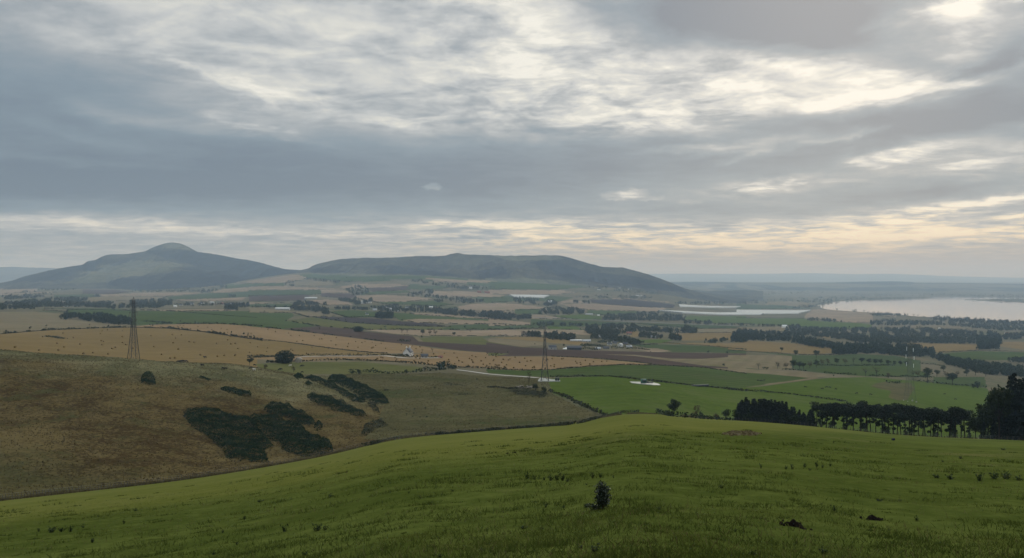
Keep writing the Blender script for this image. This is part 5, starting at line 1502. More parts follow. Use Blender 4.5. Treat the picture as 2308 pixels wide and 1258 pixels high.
# ================================================================== fences of the near field
def fence(name, px0, px1, label, n=98, hgt=1.25, off=.6):
    xs = np.linspace(px0, px1, 300)
    fy_, fd_ = fence_at(xs)
    fd_ = np.convolve(np.pad(fd_, 12, 'edge'), np.ones(25) / 25, 'valid')
    X = (xs - CX) / FPX * (fd_ + off)
    Y = fd_ + off
    s = np.concatenate([[0], np.cumsum(np.hypot(np.diff(X), np.diff(Y)))])
    q = np.linspace(0, s[-1], n)
    bx, by = np.interp(q, s, X), np.interp(q, s, Y)
    bz = zat(bx, by)
    o0 = (bx[0], by[0], bz[0])
    root = empty(name, o0, 0, label, 'fence')
    g = Geo().tube([(0, 0, -.25), (.01, 0, hgt * .6), (0, 0, hgt)], [.075, .07, .06], 6)
    pm = g.mesh('post', 'fence_wood', True)
    for i in range(n):
        p = link('post', pm, root)
        p.location = (bx[i] - o0[0], by[i] - o0[1], bz[i] - o0[2])
        p.rotation_euler = (random.gauss(0, .05), random.gauss(0, .05), random.uniform(0, 6))
        p.scale = (1, 1, random.uniform(.88, 1.12))
    for hh in (.35, .7, 1.08):
        gw = Geo()
        pts = np.stack([bx - o0[0], by - o0[1], bz - o0[2] + hh * hgt], 1)
        gw.tube(pts, [.012] * n, 4)
        gw.link('wire', 'fence_wire', root)
    return root
fence('wire_fence', -40, 560, 'post and wire fence along the foot of the bracken slope', 98)
fence('wire_fence', 566, 1010, 'post and wire fence below the dark gorse thickets', 60)
fence('wire_fence', 1016, 1400, 'post and wire fence between rough pasture and green field', 60, hgt=1.3)
fence('wire_fence', 1485, 2310, 'low post fence along the crest under the trees', 98, hgt=1.0)
hedge(0, [(820,1008),(896,987),(992,980),(1140,968),(1298,957),(1367,938),(1405,930),(1440,929)], 'low rubble dyke overgrown with weeds along the far edge of the field', 1.2, .9, step=.5, dmin=270, name='field_wall', cat='wall', per=6)
hedge(0, [(1481,931),(1532,943),(1600,946),(1650,949)], 'dark overgrown dyke right of the field corner', 1.6, 1.5, step=.5, dmin=315, name='field_wall', cat='wall', per=7, m='leaf_dark')
hedge(7, [(1050,622),(940,578),(800,505),(690,450),(600,420),(540,400)], 'overgrown ditch between rough pasture and bright green field', 2.4, 1.0, dmin=380, name='hedge', cat='hedge', m='leaf_hedge')
hedge(7, [(440,372),(300,372),(180,378),(80,370),(0,366)], 'thin wire fence line across the top of the rough pasture', .8, .7, dmin=440)

# rank verge grass along the fences
rng = np.random.default_rng(5)
xs = rng.uniform(-80, 1480, 34000)
fy_, fd_ = fence_at(xs)
fd_ = fd_ + rng.gamma(2.0, 1.4, len(xs)) - .8
X_ = (xs - CX) / FPX * fd_
keep = vnoise(X_ / 5, fd_ / 5, 4) > -.22
X_, Y_ = X_[keep], fd_[keep]
B = np.stack([X_, Y_, zat(X_, Y_) - .03], 1)
hh = .45 + .55 * np.clip(vnoise(X_ / 7, Y_ / 7, 12) + .3, 0, 1)
tag(Geo().blades(B, hh, .05, rng, .5).link('verge_grass', 'grass_rough'), 'tall pale withered grass along the fences', 'grass', kind='stuff')

# tussocks over the bracken slope and the rough pasture (nobody could count them)
def scatter(c, n, hgt, wid, name, m, label, seed, lean=.8):
    rng = np.random.default_rng(seed)
    r_, k_ = np.nonzero(cls == c)
    # even cover per square metre of ground
    area = (uy[r_ + 1] - uy[r_]) * (ux[k_ + 1] - ux[k_]) / FPX * uy[r_]
    ok = (ux[k_] > -120) & (ux[k_] < 2420)
    r_, k_, area = r_[ok], k_[ok], area[ok]
    pick = rng.choice(len(r_), n, p=area / area.sum())
    px = ux[k_[pick]] + rng.uniform(0, 1, n) * (ux[k_[pick] + 1] - ux[k_[pick]])
    Y = uy[r_[pick]] + rng.uniform(0, 1, n) * (uy[r_[pick] + 1] - uy[r_[pick]])
    X = (px - CX) / FPX * Y
    dn = fbm(X / 16, Y / 16, 3, seed)
    keep = dn > rng.uniform(-.75, .35, n)
    X, Y = X[keep], Y[keep]
    B = np.stack([X, Y, height(px[keep], Y) - .04], 1)
    tag(Geo().blades(B, hgt, wid, rng, lean).link(name, m), label, 'grass', kind='stuff')
scatter(2, 60000, .34, .20, 'bracken_grass', 'grass_bracken', 'dry bracken and tussock grass covering the brown slope', 3, 1.6)
scatter(3, 40000, .28, .20, 'tussock_grass', 'grass_pasture', 'pale tussocks over the rough pasture', 4, 1.5)

# ================================================================== sward at the photographer's feet
def sward(name, n, y0, y1, h, wid, m, label, seed, power=2.0, patch=None, px0=-140, px1=2450):
    rng = np.random.default_rng(seed)
    px = rng.uniform(px0, px1, n)
    u = rng.uniform(0, 1, n)
    Y = 1 / (1 / y0 + (1 / y1 - 1 / y0) * u ** power)
    X = (px - CX) / FPX * Y
    if patch is not None:
        sc, lo, sd = patch
        kp = fbm(X / sc, Y / sc, 3, sd) > lo
        px, X, Y = px[kp], X[kp], Y[kp]
    fy_, fd_ = fence_at(px)
    kp = Y < fd_ - .3
    px, X, Y = px[kp], X[kp], Y[kp]
    rank = np.clip(fbm(X / 1.5, Y / 1.5, 3, 63) + .55, .35, 1.5)
    B = np.stack([X, Y, height(px, Y) - .015], 1)
    k = np.clip(Y / 26, .8, 3.2)
    tag(Geo().blades(B, h * rank * np.clip(k, .8, 1.6), wid * k, rng, 1.7).link(name, m), label, 'grass', kind='stuff')
sward('grass', 400000, 6, 80, .050, .0075, 'grass_blade', 'short green pasture grass covering the near slope', 21, 1.0)
def clumps(name, n, per, m, h, spread, wid, label, seed, y0=6, y1=75, lean=.9):
    """tufts: blades gathered round scattered centres"""
    rng = np.random.default_rng(seed)
    px = rng.uniform(-140, 2450, n)
    Y = 1 / (1 / y0 + (1 / y1 - 1 / y0) * rng.uniform(0, 1, n))
    X = (px - CX) / FPX * Y
    kp = (fbm(X / 9, Y / 9, 3, seed) > rng.uniform(-.6, .3, n)) & (Y < fence_at(px)[1] - 2)
    X, Y = X[kp], Y[kp]
    sz = rng.gamma(2.2, .45, len(X))
    k = np.clip(Y / 24, .8, 2.6)
    q = np.repeat(np.arange(len(X)), per)
    r_ = spread * sz[q] * np.sqrt(k[q])
    bx = X[q] + rng.normal(size=len(q)) * r_ * 1.5
    by = Y[q] + rng.normal(size=len(q)) * r_
    B = np.stack([bx, by, zat(bx, by) - .015], 1)
    tag(Geo().blades(B, h * np.clip(sz[q], .5, 1.7) * np.sqrt(k[q]), wid * k[q], rng, lean).link(name, m), label, 'grass', kind='stuff')
clumps('rank_grass', 3000, 50, 'grass_blade_rank', .072, .15, .010, 'dark rank tufts left ungrazed in the near pasture', 22, y1=110, lean=1.6)
clumps('dry_grass', 2400, 9, 'grass_rough', .075, .16, .0055, 'pale dead grass stems scattered through the near pasture', 23, lean=1.4)

# ================================================================== weeds, shrub, molehills in the near field
def weed_mesh(seed, n=70, thist=True):
    rng = np.random.default_rng(seed)
    g = Geo()
    for i in range(9):
        a = rng.uniform(0, 6.28)
        e = np.array([math.cos(a) * rng.uniform(.05, .5), math.sin(a) * rng.uniform(.05, .5), rng.uniform(.45, 1)])
        g.tube([(e[0] * .3, e[1] * .3, -.05), e], [.02, .010], 4)
        g.leaves(e * rng.uniform(.15, 1, (n // 9, 1)) + rng.normal(size=(n // 9, 3)) * .07, .10, rng)
    return g.mesh('weed_clump', 'leaf_weed')
WEEDS = [weed_mesh(s) for s in range(5)]
zones = {1: (0, 1000, 2.885), 2: (750, 1000, 2.885), 3: (1508, 960, 2.885)}
for i, (zn, X_, Y_, h, wd) in enumerate([
        (3,598,278,32,.6),(3,760,282,26,.9),(3,800,282,36,.7),(3,882,270,32,.9),(3,958,268,44,.6),(3,998,276,24,.8),(3,1048,264,28,.7),(3,915,290,14,1.6),(3,1070,112,16,.7),
        (3,2020,358,60,.85),(3,1740,340,26,2.0),(3,1830,350,34,1.6),(3,2110,345,44,1.6),(3,2190,345,50,1.5),(3,2270,355,34,1.6),(3,1075,556,36,1.1),(3,1610,620,32,1.0),(3,1370,490,20,2.2),(3,1500,490,14,1.5),(3,1000,830,40,1.5),(3,430,690,22,1.2),
        (3,540,845,36,1.6),(3,1895,215,18,2.0),(3,1780,236,12,2.0),(3,2170,158,14,3),(3,340,405,26,1.6),
        (2,1265,230,44,.8),(2,1310,234,28,.9),(2,1375,238,24,1.0),(2,1415,240,38,1.2),(2,1455,238,34,1.2),(2,1495,240,48,.9),(2,1525,246,22,1.4),(2,1690,224,40,.8),(2,1740,222,28,1.0),(2,1825,224,22,.6),(2,1385,415,34,.9),(2,1500,418,20,1.2),
        (2,1240,555,26,1.8),(2,1360,556,16,2.0),(2,1700,700,42,2.0),(2,1610,680,24,2.0),(2,970,705,30,1.2),(2,700,742,26,1.4),(2,780,312,16,1.5),(2,495,322,16,1.0),(2,1650,268,14,1.4),(2,2120,430,18,2.4),(2,1645,416,30,1.4),
        (1,340,578,44,1.2),(1,400,575,34,1.2),(1,458,574,40,.8),(1,250,572,24,1.0),(1,600,644,30,1.2),(1,805,524,30,.7),(1,1590,495,26,.9),(1,1850,572,50,1.0),(1,2060,566,48,1.3),(1,2115,562,34,1.0),(1,1450,580,24,.9),(1,1540,660,22,1.0),(1,1390,722,24,1.3),(1,1985,724,26,1.5),(1,1690,382,18,2.2),(1,2150,345,20,2.2),(1,540,548,16,1.6),(1,880,440,14,2.0)]):
    ox, oy, sc = zones[zn]
    px, py = ox + X_ / sc, oy + Y_ / sc
    X, Y, Z = spot(px, py, 5, 200)
    hm = h / sc * Y / FPX
    o = link('weed_clump', WEEDS[i % 5])
    o.location = (X, Y, Z)
    o.rotation_euler = (0, 0, random.uniform(0, 6.28))
    o.scale = (hm * wd * 1.3, hm * wd * 1.3, hm)
    tag(o, 'dark weed clump sticking up out of the near pasture', 'weeds', 'weed clumps of the near pasture')

rng = np.random.default_rng(77)
X, Y, Z = spot(1356, 1148, 5, 100)
hm = 60 * Y / FPX
sh = empty('holly_bush', (X, Y, Z), 0, 'small upright dark leafy bush standing alone in the foreground pasture', 'bush')
g1, g2 = Geo(), Geo()
for i in range(46):
    a = rng.uniform(0, 6.28)
    zr_ = rng.uniform(.22, 1.0)
    r_ = .31 * math.sqrt(max(.02, 1 - ((zr_ - .48) / .56) ** 2)) * rng.uniform(.25, 1.05)
    e = np.array([math.cos(a) * r_ * hm, math.sin(a) * r_ * hm, zr_ * hm])
    g1.tube([(e[0] * .15, e[1] * .15, -.02), e * (.5, .5, .55), e], [.012, .008, .003], 4)
    k = 44
    t = rng.uniform(.35, 1.04, (k, 1))
    base = np.array([e[0] * .15, e[1] * .15, 0]) * (1 - t) + e * t
    g2.leaves(base + rng.normal(size=(k, 3)) * (.030, .030, .026), .019, rng)
for i in range(7):                                     # low leafy sprays at left stand in for the bush's shadow
    e = np.array([-.22 - .10 * i / 2, rng.uniform(-.1, .1), rng.uniform(.06, .20)]) * hm * 1.1
    g1.tube([(0, 0, 0), e], [.007, .003], 4)
    g2.leaves(e * rng.uniform(.5, 1.05, (22, 1)) + rng.normal(size=(22, 3)) * .025, .02, rng)
g1.link('stem', 'bark', sh)
g2.link('foliage', 'leaf_holly', sh)

def molehill(px, py, wpx, hpx, label, seed):
    X, Y, Z = spot(px, py, 5, 100)
    rw, rh = wpx / 2 * Y / FPX, .8 * hpx * Y / FPX
    n = 40
    a, r_ = np.meshgrid(np.linspace(0, 2 * math.pi, n, endpoint=False), np.linspace(0, 1, 16), indexing='ij')
    x, y = np.cos(a) * r_ * rw, np.sin(a) * r_ * rw * .8
    z = rh * np.clip(1 - r_ ** 1.7, 0, 1) * (.75 + .9 * fbm(x / .16 + seed, y / .16, 3, seed)) + .05 * fbm(x / .05, y / .05, 2, seed) * (1 - r_) - .03 * r_ * 2
    V = np.stack([x, y, z], -1).reshape(-1, 3)
    F = [(i * 16 + j, ((i + 1) % n) * 16 + j, ((i + 1) % n) * 16 + j + 1, i * 16 + j + 1) for i in range(n) for j in range(15)]
    g = Geo().add(V, F)
    rr = np.random.default_rng(seed)
    for k in range(26):
        q = rr.normal(size=2) * rw * .5
        s = rr.uniform(.015, .045)
        g.box((q[0], q[1], max(0, rh * .5 * (1 - np.hypot(*q) / rw)) + .01), (s, s, s), rr.uniform(0, 3), .7)
    o = g.link('molehill', 'soil')
    o.location = (X, Y, Z)
    tag(o, label, 'molehill')
molehill(1790, 1187, 52, 20, 'larger black molehill with a peaked top', 3)
molehill(1966, 1172, 42, 15, 'smaller rounded dark molehill to the right', 8)
molehill(1144, 1023, 8, 3, 'tiny dark molehill, left of a pair high on the pasture', 11)
molehill(1160, 1021, 9, 3.5, 'tiny dark molehill, right of a pair high on the pasture', 12)
molehill(1422, 961, 5, 2.2, 'tiny dark speck of a molehill near the far corner', 13)

# blue feed bucket lying near the pines
X, Y, Z = spot(2013, 993, 120, 300)
bk_ = empty('feed_bucket', (X, Y, Z), .4, 'small dark blue feed tub lying on the pasture before the pines', 'bucket')
g = Geo()
g.tube([(-.45, 0, .36), (.45, 0, .40)], [.34, .42], 12)
g.link('body', 'blue_plastic', bk_, True)
bk_.scale = (.42, .42, .42)
g = Geo()
g.tube([(.42, 0, .40), (.48, 0, .40)], [.45, .45], 12)
g.link('rim', 'blue_plastic', bk_)

# ================================================================== pylons
def pylon(px, py, hpx, label, dmin, dmax, yaw=0.0, arms=True, gdist=None, glass='insulator_grey', thick=1.0, steel='steel'):
    X, Y, Z = spot(px, py, dmin, dmax)
    if gdist:
        Y = gdist
        X = (px - CX) / FPX * Y
        Z = float(height(np.array([px]), np.array([Y]))[0])
        H = (py - CY) / FPX * -Y - Z
        H = hpx * Y / FPX if H <= 0 else hpx * Y / FPX
    else:
        H = hpx * Y / FPX
    root = empty('pylon', (X, Y, Z), yaw, label, 'pylon')
    k = H / 42.0
    kt = k * thick
    b0, w1, w2 = 3.0 * k, .95 * k, .60 * k          # half widths at foot, waist, head
    zw, zt = .60 * H, .95 * H
    def half(z):
        return b0 + (w1 - b0) * (z / zw) ** .85 if z < zw else w1 + (w2 - w1) * (z - zw) / (zt - zw)
    levels = [0, .16 * H, .29 * H, .40 * H, .50 * H, .60 * H, .67 * H, .74 * H, .81 * H, .88 * H, .95 * H]
    for sx_ in (-1, 1):
        for sy_ in (-1, 1):
            g = Geo()
            g.tube([(sx_ * half(z), sy_ * half(z), z - (.5 if z == 0 else 0)) for z in levels], [.19 * kt] * 6 + [.15 * kt] * 5, 4)
            g.link('leg', steel, root)
    g = Geo()
    for z0, z1 in zip(levels, levels[1:]):
        a, b = half(z0), half(z1)
        for s in (-1, 1):
            g.bar((-a, s * a, z0), (b, s * b, z1), .07 * kt)
            g.bar((a, s * a, z0), (-b, s * b, z1), .07 * kt)
            g.bar((s * a, -a, z0), (s * b, b, z1), .07 * kt)
            g.bar((s * a, a, z0), (s * b, -b, z1), .07 * kt)
            g.bar((-b, s * b, z1), (b, s * b, z1), .07 * kt)
            g.bar((s * b, -b, z1), (s * b, b, z1), .07 * kt)
    g.link('bracing', steel, root)
    g = Geo()
    for sx_ in (-1, 1):
        for sy_ in (-1, 1):
            g.bar((sx_ * w2, sy_ * w2, zt), (0, 0, H), .09 * kt)
    g.link('peak', steel, root)
    for sx_ in (-1, 1):
        for sy_ in (-1, 1):
            g = Geo().box((sx_ * b0, sy_ * b0, .25), (.9, .9, 1.0), 0, .8)
            g.link('footing', 'grey_wall', root)
    if arms:
        for z, la in ((.63 * H, 5.2 * k), (.755 * H, 6.0 * k), (.885 * H, 4.8 * k)):
            wv_ = half(z)
            for s in (-1, 1):
                g = Geo()
                for q in (-1, 1):
                    g.bar((q * wv_, s * wv_, z + .05 * H), (0, s * la, z), .07 * kt)
                    g.bar((q * wv_, s * wv_, z), (0, s * la, z), .08 * kt)
                    g.bar((q * wv_ * .5, s * (wv_ + la) / 2, z), (q * wv_ * .5, s * (wv_ + la) / 2, z + .026 * H), .05 * kt)
                g.link('cross_arm', steel, root)
                g = Geo()
                zz_ = [z - .1 - i * .22 * k for i in range(13)]
                g.tube([(0, s * la, q) for q in zz_], [(.20 if i % 2 else .13) * k for i in range(13)], 8)
                g.link('insulator', glass, root, True)
    return root
pylon(301, 812, 145, 'tall grey lattice pylon on the brow of the brown slope', 500, 620, gdist=548)
pylon(1228, 860, 123, 'dark lattice pylon with splayed legs on the white works pad', 520, 700)
pylon(2051, 905, 138, 'faint lattice pylon with white insulators in front of the green slope', 540, 800, glass='insulator_backlit', thick=.5, steel='steel_greenish')

# ================================================================== works on the green field
def slab(name, pts, m, label, cat, thick=.18, dmin=520, dmax=760):
    Q = [spot(x, y, dmin, dmax) for x, y in pts]
    bm_ = bmesh.new()
    lift = .12
    top = [bm_.verts.new((a, b, c + lift + thick)) for a, b, c in Q]
    bot = [bm_.verts.new((a, b, c + lift - .25)) for a, b, c in Q]
    bm_.faces.new(top)
    n = len(Q)
    for i in range(n):
        bm_.faces.new((top[i - 1], top[i], bot[i], bot[i - 1]))
    bmesh.ops.recalc_face_normals(bm_, faces=bm_.faces[:])
    me = bpy.data.meshes.new(name)
    bm_.to_mesh(me); bm_.free()
    me.materials.append(MATS[m])
    return tag(link(name, me), label, cat)
slab('works_pad', [(1212, 860.5), (1263, 860.5), (1262, 857.5), (1246, 856), (1218, 852.5), (1214, 856)], 'pale_plastic', 'white mat pad under the legs of the middle pylon', 'works pad')
slab('works_pad', [(1419, 861), (1424, 864), (1450, 867.5), (1472, 869), (1489, 869), (1484, 866), (1470, 862.5), (1440, 861.5)], 'pale_plastic', 'white mat pad under the green machine', 'works pad')
def wheel_parts(root, xs, y, r):
    for x in xs:
        for s in (-1, 1):
            g = Geo().tube([(x, s * y - .15, r), (x, s * y + .15, r)], [r, r], 12)
            wo_ = g.link('wheel', 'rubber', root, True)
            Geo().tube([(x, s * (y + .17) - .02, r), (x, s * (y + .17) + .02, r)], [r * .5, r * .5], 8).link('rim', 'pale_plastic', wo_)
X, Y, Z = spot(1457, 866.5, 520, 700)
mc_ = empty('works_machine', (X, Y, Z + .28), .12, 'green drilling machine with a boxy cab on the white mats', 'machine')
g = Geo().box((-1.9, 0, 1.75), (3.2, 2.3, 2.4)).box((-1.9, 0, 3.02), (3.3, 2.4, .12))
cabp = g.link('cab', 'green_paint', mc_)
Geo().box((-1.9, -1.16, 2.1), (2.4, .06, 1.1)).link('window', 'dark_opening', cabp)
Geo().box((1.9, 0, .95), (4.6, 2.1, .5)).box((.6, 0, 1.4), (1.6, 1.6, .6)).link('bed', 'dark_metal', mc_)
g = Geo().bar((3.6, -.3, 1.0), (3.6, -.3, 3.2), .16).bar((3.9, .3, 1.0), (3.6, .3, 2.6), .13).box((3.6, 0, 2.0), (.6, .8, .9))
g.link('mast', 'dark_metal', mc_)
wheel_parts(mc_, (-3.0, -1.0, 1.4, 3.0), 1.05, .55)
for i, (px, lb) in enumerate([(1253.5, 'left of two dark upright cabinets on the pylon pad'), (1258.5, 'right of two dark upright cabinets on the pylon pad')]):
    X, Y, Z = spot(px, 858.8, 520, 700)
    c = empty('works_cabinet', (X, Y, Z + .25), .1 * i, lb, 'cabinet')
    Geo().box((0, 0, .95), (1.2, 1.1, 1.9)).box((0, 0, 1.95), (1.3, 1.2, .14), 0, .6).link('body', 'dark_metal', c)
    Geo().box((0, -.58, .9), (.8, .05, 1.5)).link('door', 'black_wrap', c)
X, Y, Z = spot(1578, 872, 520, 760)
X0_, Y0_, _ = spot(1558, 870, 520, 760)
tw = empty('wrapped_bale_row', (X, Y, Z), 0, 'long row of black wrapped bales with a glossy top by the field wall', 'bales')
k = 9
for i in range(k):
    x = (i - (k - 1) / 2) * 1.55
    g = Geo()
    n = 14
    prof = [(-.72, .55), (-.68, .68), (0, .74), (.68, .68), (.72, .55)]
    g.tube([(x + a, 0, .74) for a, r_ in prof], [r_ for a, r_ in prof], n)
    bo = g.link('wrapped_bale', 'black_wrap', tw, True)
Geo().box((0, 0, 1.5), (k * 1.55, .55, .10), 0, .95).link('sheen_strip', 'pale_plastic', tw)  # pale strip on top stands in for the sheen of the wrap
tw.rotation_euler = (0, 0, math.atan2(Y - Y0_, X - X0_))
# old stone pen below the pylon
pen = empty('stone_pen', spot(1181, 874, 440, 620), 0, 'old low stone pen overgrown with weeds left of the bushy trees', 'stone pen')
rr = np.random.default_rng(9)
g = Geo()
for a in np.linspace(0, 6.28, 46):
    if 1.2 < a < 1.6:
        continue
    for zz_ in (.2, .55, .9):
        if zz_ > .6 and math.sin(a * 3) > .2:
            continue
        g.box((math.cos(a) * 4.6 + rr.normal() * .1, math.sin(a) * 3.4 + rr.normal() * .1, zz_), (.7, .55, .38), a + 1.57 + rr.normal() * .2, .85)
g.link('rubble_wall', 'stone_wall', pen)
Geo().box((2.2, -3.1, .5), (1.2, .3, 1.0), .2, .9).link('slab', 'stone_wall', pen)

# ================================================================== buildings
def house(px, py, wpx, label, wall='white_wall', roof='slate_roof', name='cottage', cat='house', ratio=.62, storey=.34, pitch=.30, yaw=0.0, dmin=None, chim=1, win=3, depth=.6, door=True, dmax=1e9):
    X, Y, Z = spot(px, py, far_min(px) if dmin is None else dmin, dmax)
    w_ = wpx * Y / FPX
    d_ = min(w_ * depth, 12)
    hw = min(w_ * storey, 5.5)
    hr = min(d_ * pitch * 1.4, 5)
    root = empty(name, (X, Y, Z - .2), yaw, label, cat)
    g = Geo()
    x, y = w_ / 2, d_ / 2
    v = [(-x, -y, -.6), (x, -y, -.6), (x, y, -.6), (-x, y, -.6), (-x, -y, hw), (x, -y, hw), (x, y, hw), (-x, y, hw), (-x, 0, hw + hr), (x, 0, hw + hr)]
    f = [(0, 1, 5, 4), (1, 2, 6, 5), (2, 3, 7, 6), (3, 0, 4, 7), (4, 8, 7, 4), (5, 6, 9, 5)]
    me = bpy.data.meshes.new('wall')
    me.from_pydata(v, [], [q if q[0] != q[3] else q[:3] for q in f])
    me.materials.append(MATS[wall])
    link('wall', me, root)
    e = .35
    zr = -e * hr / y
    t = .22
    rv, rf = [], []
    for s in (-1, 1):
        b0 = len(rv)
        rv += [(-x - e, s * (y + e), hw + zr + .06), (x + e, s * (y + e), hw + zr + .06), (x + e, 0, hw + hr + .06), (-x - e, 0, hw + hr + .06)]
        rv += [(a, b, c + t) for a, b, c in rv[b0:b0 + 4]]
        rf += [(b0 + 4, b0 + 5, b0 + 6, b0 + 7), (b0, b0 + 1, b0 + 5, b0 + 4), (b0 + 1, b0 + 2, b0 + 6, b0 + 5), (b0 + 3, b0, b0 + 4, b0 + 7)]
    ro = Geo().add(rv, rf).link('roof', roof, root)
    for c in range(chim):
        cx_2 = (-1 if c == 0 else 1) * (x - .5)
        Geo().box((cx_2, 0, hw + hr + .7), (.8, .9, 1.5)).box((cx_2, 0, hw + hr + 1.55), (.4, .4, .3)).link('chimney', wall, ro)
    n = win
    for i in range(n):
        wx = -x + (i + .5) * w_ / n
        if door and i == n // 2:
            Geo().box((wx, -y - .03, 1.0), (1.0, .08, 2.1)).link('door', 'dark_opening', root)
        else:
            Geo().box((wx, -y - .03, hw * .58), (min(1.3, w_ / n * .5), .08, min(1.5, hw * .4))).link('window', 'dark_opening', root)
    return root

# cottage with its white gable in the stubble
h_ = house(920, 803, 25, 'white gabled cottage standing alone in the golden stubble', yaw=R(78), ratio=1, storey=.40, pitch=.42, depth=.62, chim=2, win=3, dmin=720)
T('garden_bush', 'dark_bush', 3, 919, 804.5, 9, 'dark bush in front of the white cottage', dmin=700, cat='bush', wide=1.1)
hedge(6, [(1290,96),(1350,98),(1420,100),(1560,102),(1640,104),(1700,104)], 'dark garden hedge of the white cottage', 2.2, 2.0, dmin=700, m='leaf_dark')
house(957, 806.5, 15, 'low stone outbuilding right of the white cottage', 'stone_wall', 'slate_roof', 'outbuilding', 'outbuilding', chim=0, win=2, dmin=720)
house(993, 807, 9, 'little red-roofed shed at the end of the garden hedge', 'brick_wall', 'tile_roof', 'shed', 'shed', chim=0, win=1, dmin=720)
house(673, 817, 14, 'tan stone shed leaning against the domed tree', 'stone_wall', 'stone_wall', 'stone_shed', 'shed', yaw=R(70), chim=0, win=1, storey=.6, dmin=600)
# farm in the middle distance
house(1298, 769.5, 26, 'long low white-roofed shed on the farm', 'grey_wall', 'white_roof', 'farm_shed', 'farm shed', storey=.10, pitch=.12, chim=0, win=5, depth=.3)
house(1322, 771, 18, 'grey-roofed shed right of the long white roof', 'grey_wall', 'tin_roof', 'farm_shed', 'farm shed', storey=.15, pitch=.2, chim=0, win=3)
house(1245, 788, 17, 'weathered grey barn behind the middle pylon', 'grey_wall', 'slate_roof', 'barn', 'barn', storey=.35, chim=0, win=2, yaw=.3)
house(1294, 788.5, 32, 'long dark open cattle shed on the near edge of the farm', 'dark_metal', 'slate_roof', 'cattle_shed', 'barn', storey=.16, pitch=.2, chim=0, win=5, depth=.4)
house(1374, 778, 10, 'pale farmhouse with a slate roof', 'white_wall', 'slate_roof', 'farmhouse', 'house', chim=2)
house(1386, 775, 9, 'small grey cottage behind the farmhouse', 'grey_wall', 'slate_roof', 'cottage', 'house')
house(1398, 781, 12, 'white-gabled steading at the end of the farm', 'white_wall', 'tin_roof', 'steading', 'barn', yaw=.9, chim=0, win=2)
house(1409, 778, 10, 'grey stone house right of the steading', 'stone_wall', 'slate_roof', 'cottage', 'house')
house(1418, 784, 12, 'low tin-roofed shed on the farm road', 'grey_wall', 'tin_roof', 'farm_shed', 'farm shed', storey=.2, chim=0, win=2)
house(1366, 787, 14, 'dark low shed in front of the farmhouse', 'grey_wall', 'slate_roof', 'farm_shed', 'farm shed', storey=.2, chim=0, win=3)
house(1348, 788, 11, 'tin-roofed lean-to at the near edge of the farm', 'stone_wall', 'tin_roof', 'farm_shed', 'farm shed', storey=.25, chim=0, win=2)
house(1351, 761, 7, 'tiny cottage with a pointed white roof above the farm', 'white_wall', 'white_roof', 'cottage', 'house', win=2)
house(1474, 762, 16, 'low grey shed among trees right of the farm', 'grey_wall', 'tin_roof', 'farm_shed', 'farm shed', storey=.15, chim=0, win=3)
house(1418, 755, 12, 'brown roofed house in the trees behind the farm', 'stone_wall', 'tile_roof', 'cottage', 'house')
X, Y, Z = spot(1276, 787, 900)
hp_ = Geo()
for i, (a, b, s) in enumerate([(0, 0, 3.2), (3.5, 1, 2.4), (-3, .5, 2.0), (6.5, .4, 1.5)]):
    an, rr_ = np.meshgrid(np.linspace(0, 2 * math.pi, 14, endpoint=False), np.linspace(0, 1, 6), indexing='ij')
    V = np.stack([a + np.cos(an) * rr_ * s * 1.3, b + np.sin(an) * rr_ * s, s * .85 * (1 - rr_ ** 1.2) - .2 + .2 * np.sin(an * 3)], -1).reshape(-1, 3)
    hp_.add(V, [(p * 6 + q, ((p + 1) % 14) * 6 + q, ((p + 1) % 14) * 6 + q + 1, p * 6 + q + 1) for p in range(14) for q in range(5)])
o = hp_.link('lime_heap', 'white_wall', smooth=True)
o.location = (X, Y, Z)
tag(o, 'white pointed heap beside the dark cattle shed', 'heap')
for i_, (pts_, lb_) in enumerate([([(1310, 781), (1335, 779), (1362, 783)], 'dark shrubs between the cattle shed and the farmhouse'), ([(1350, 773), (1372, 771), (1395, 770)], 'dark garden trees behind the farmhouse'),
                                  ([(1378, 785), (1400, 786), (1440, 787), (1462, 789)], 'dark scrub and stacked timber along the farm road'), ([(1420, 776), (1436, 774), (1450, 772)], 'bushy hedge at the end of the farm'),
                                  ([(1312, 788), (1330, 789), (1345, 789)], 'dark clutter beside the cattle shed')]):
    hedge(0, pts_, lb_, 5, 3.2, step=1.5, m='leaf_wood', name='shrubbery', cat='shrubs', per=7, trees=.12)
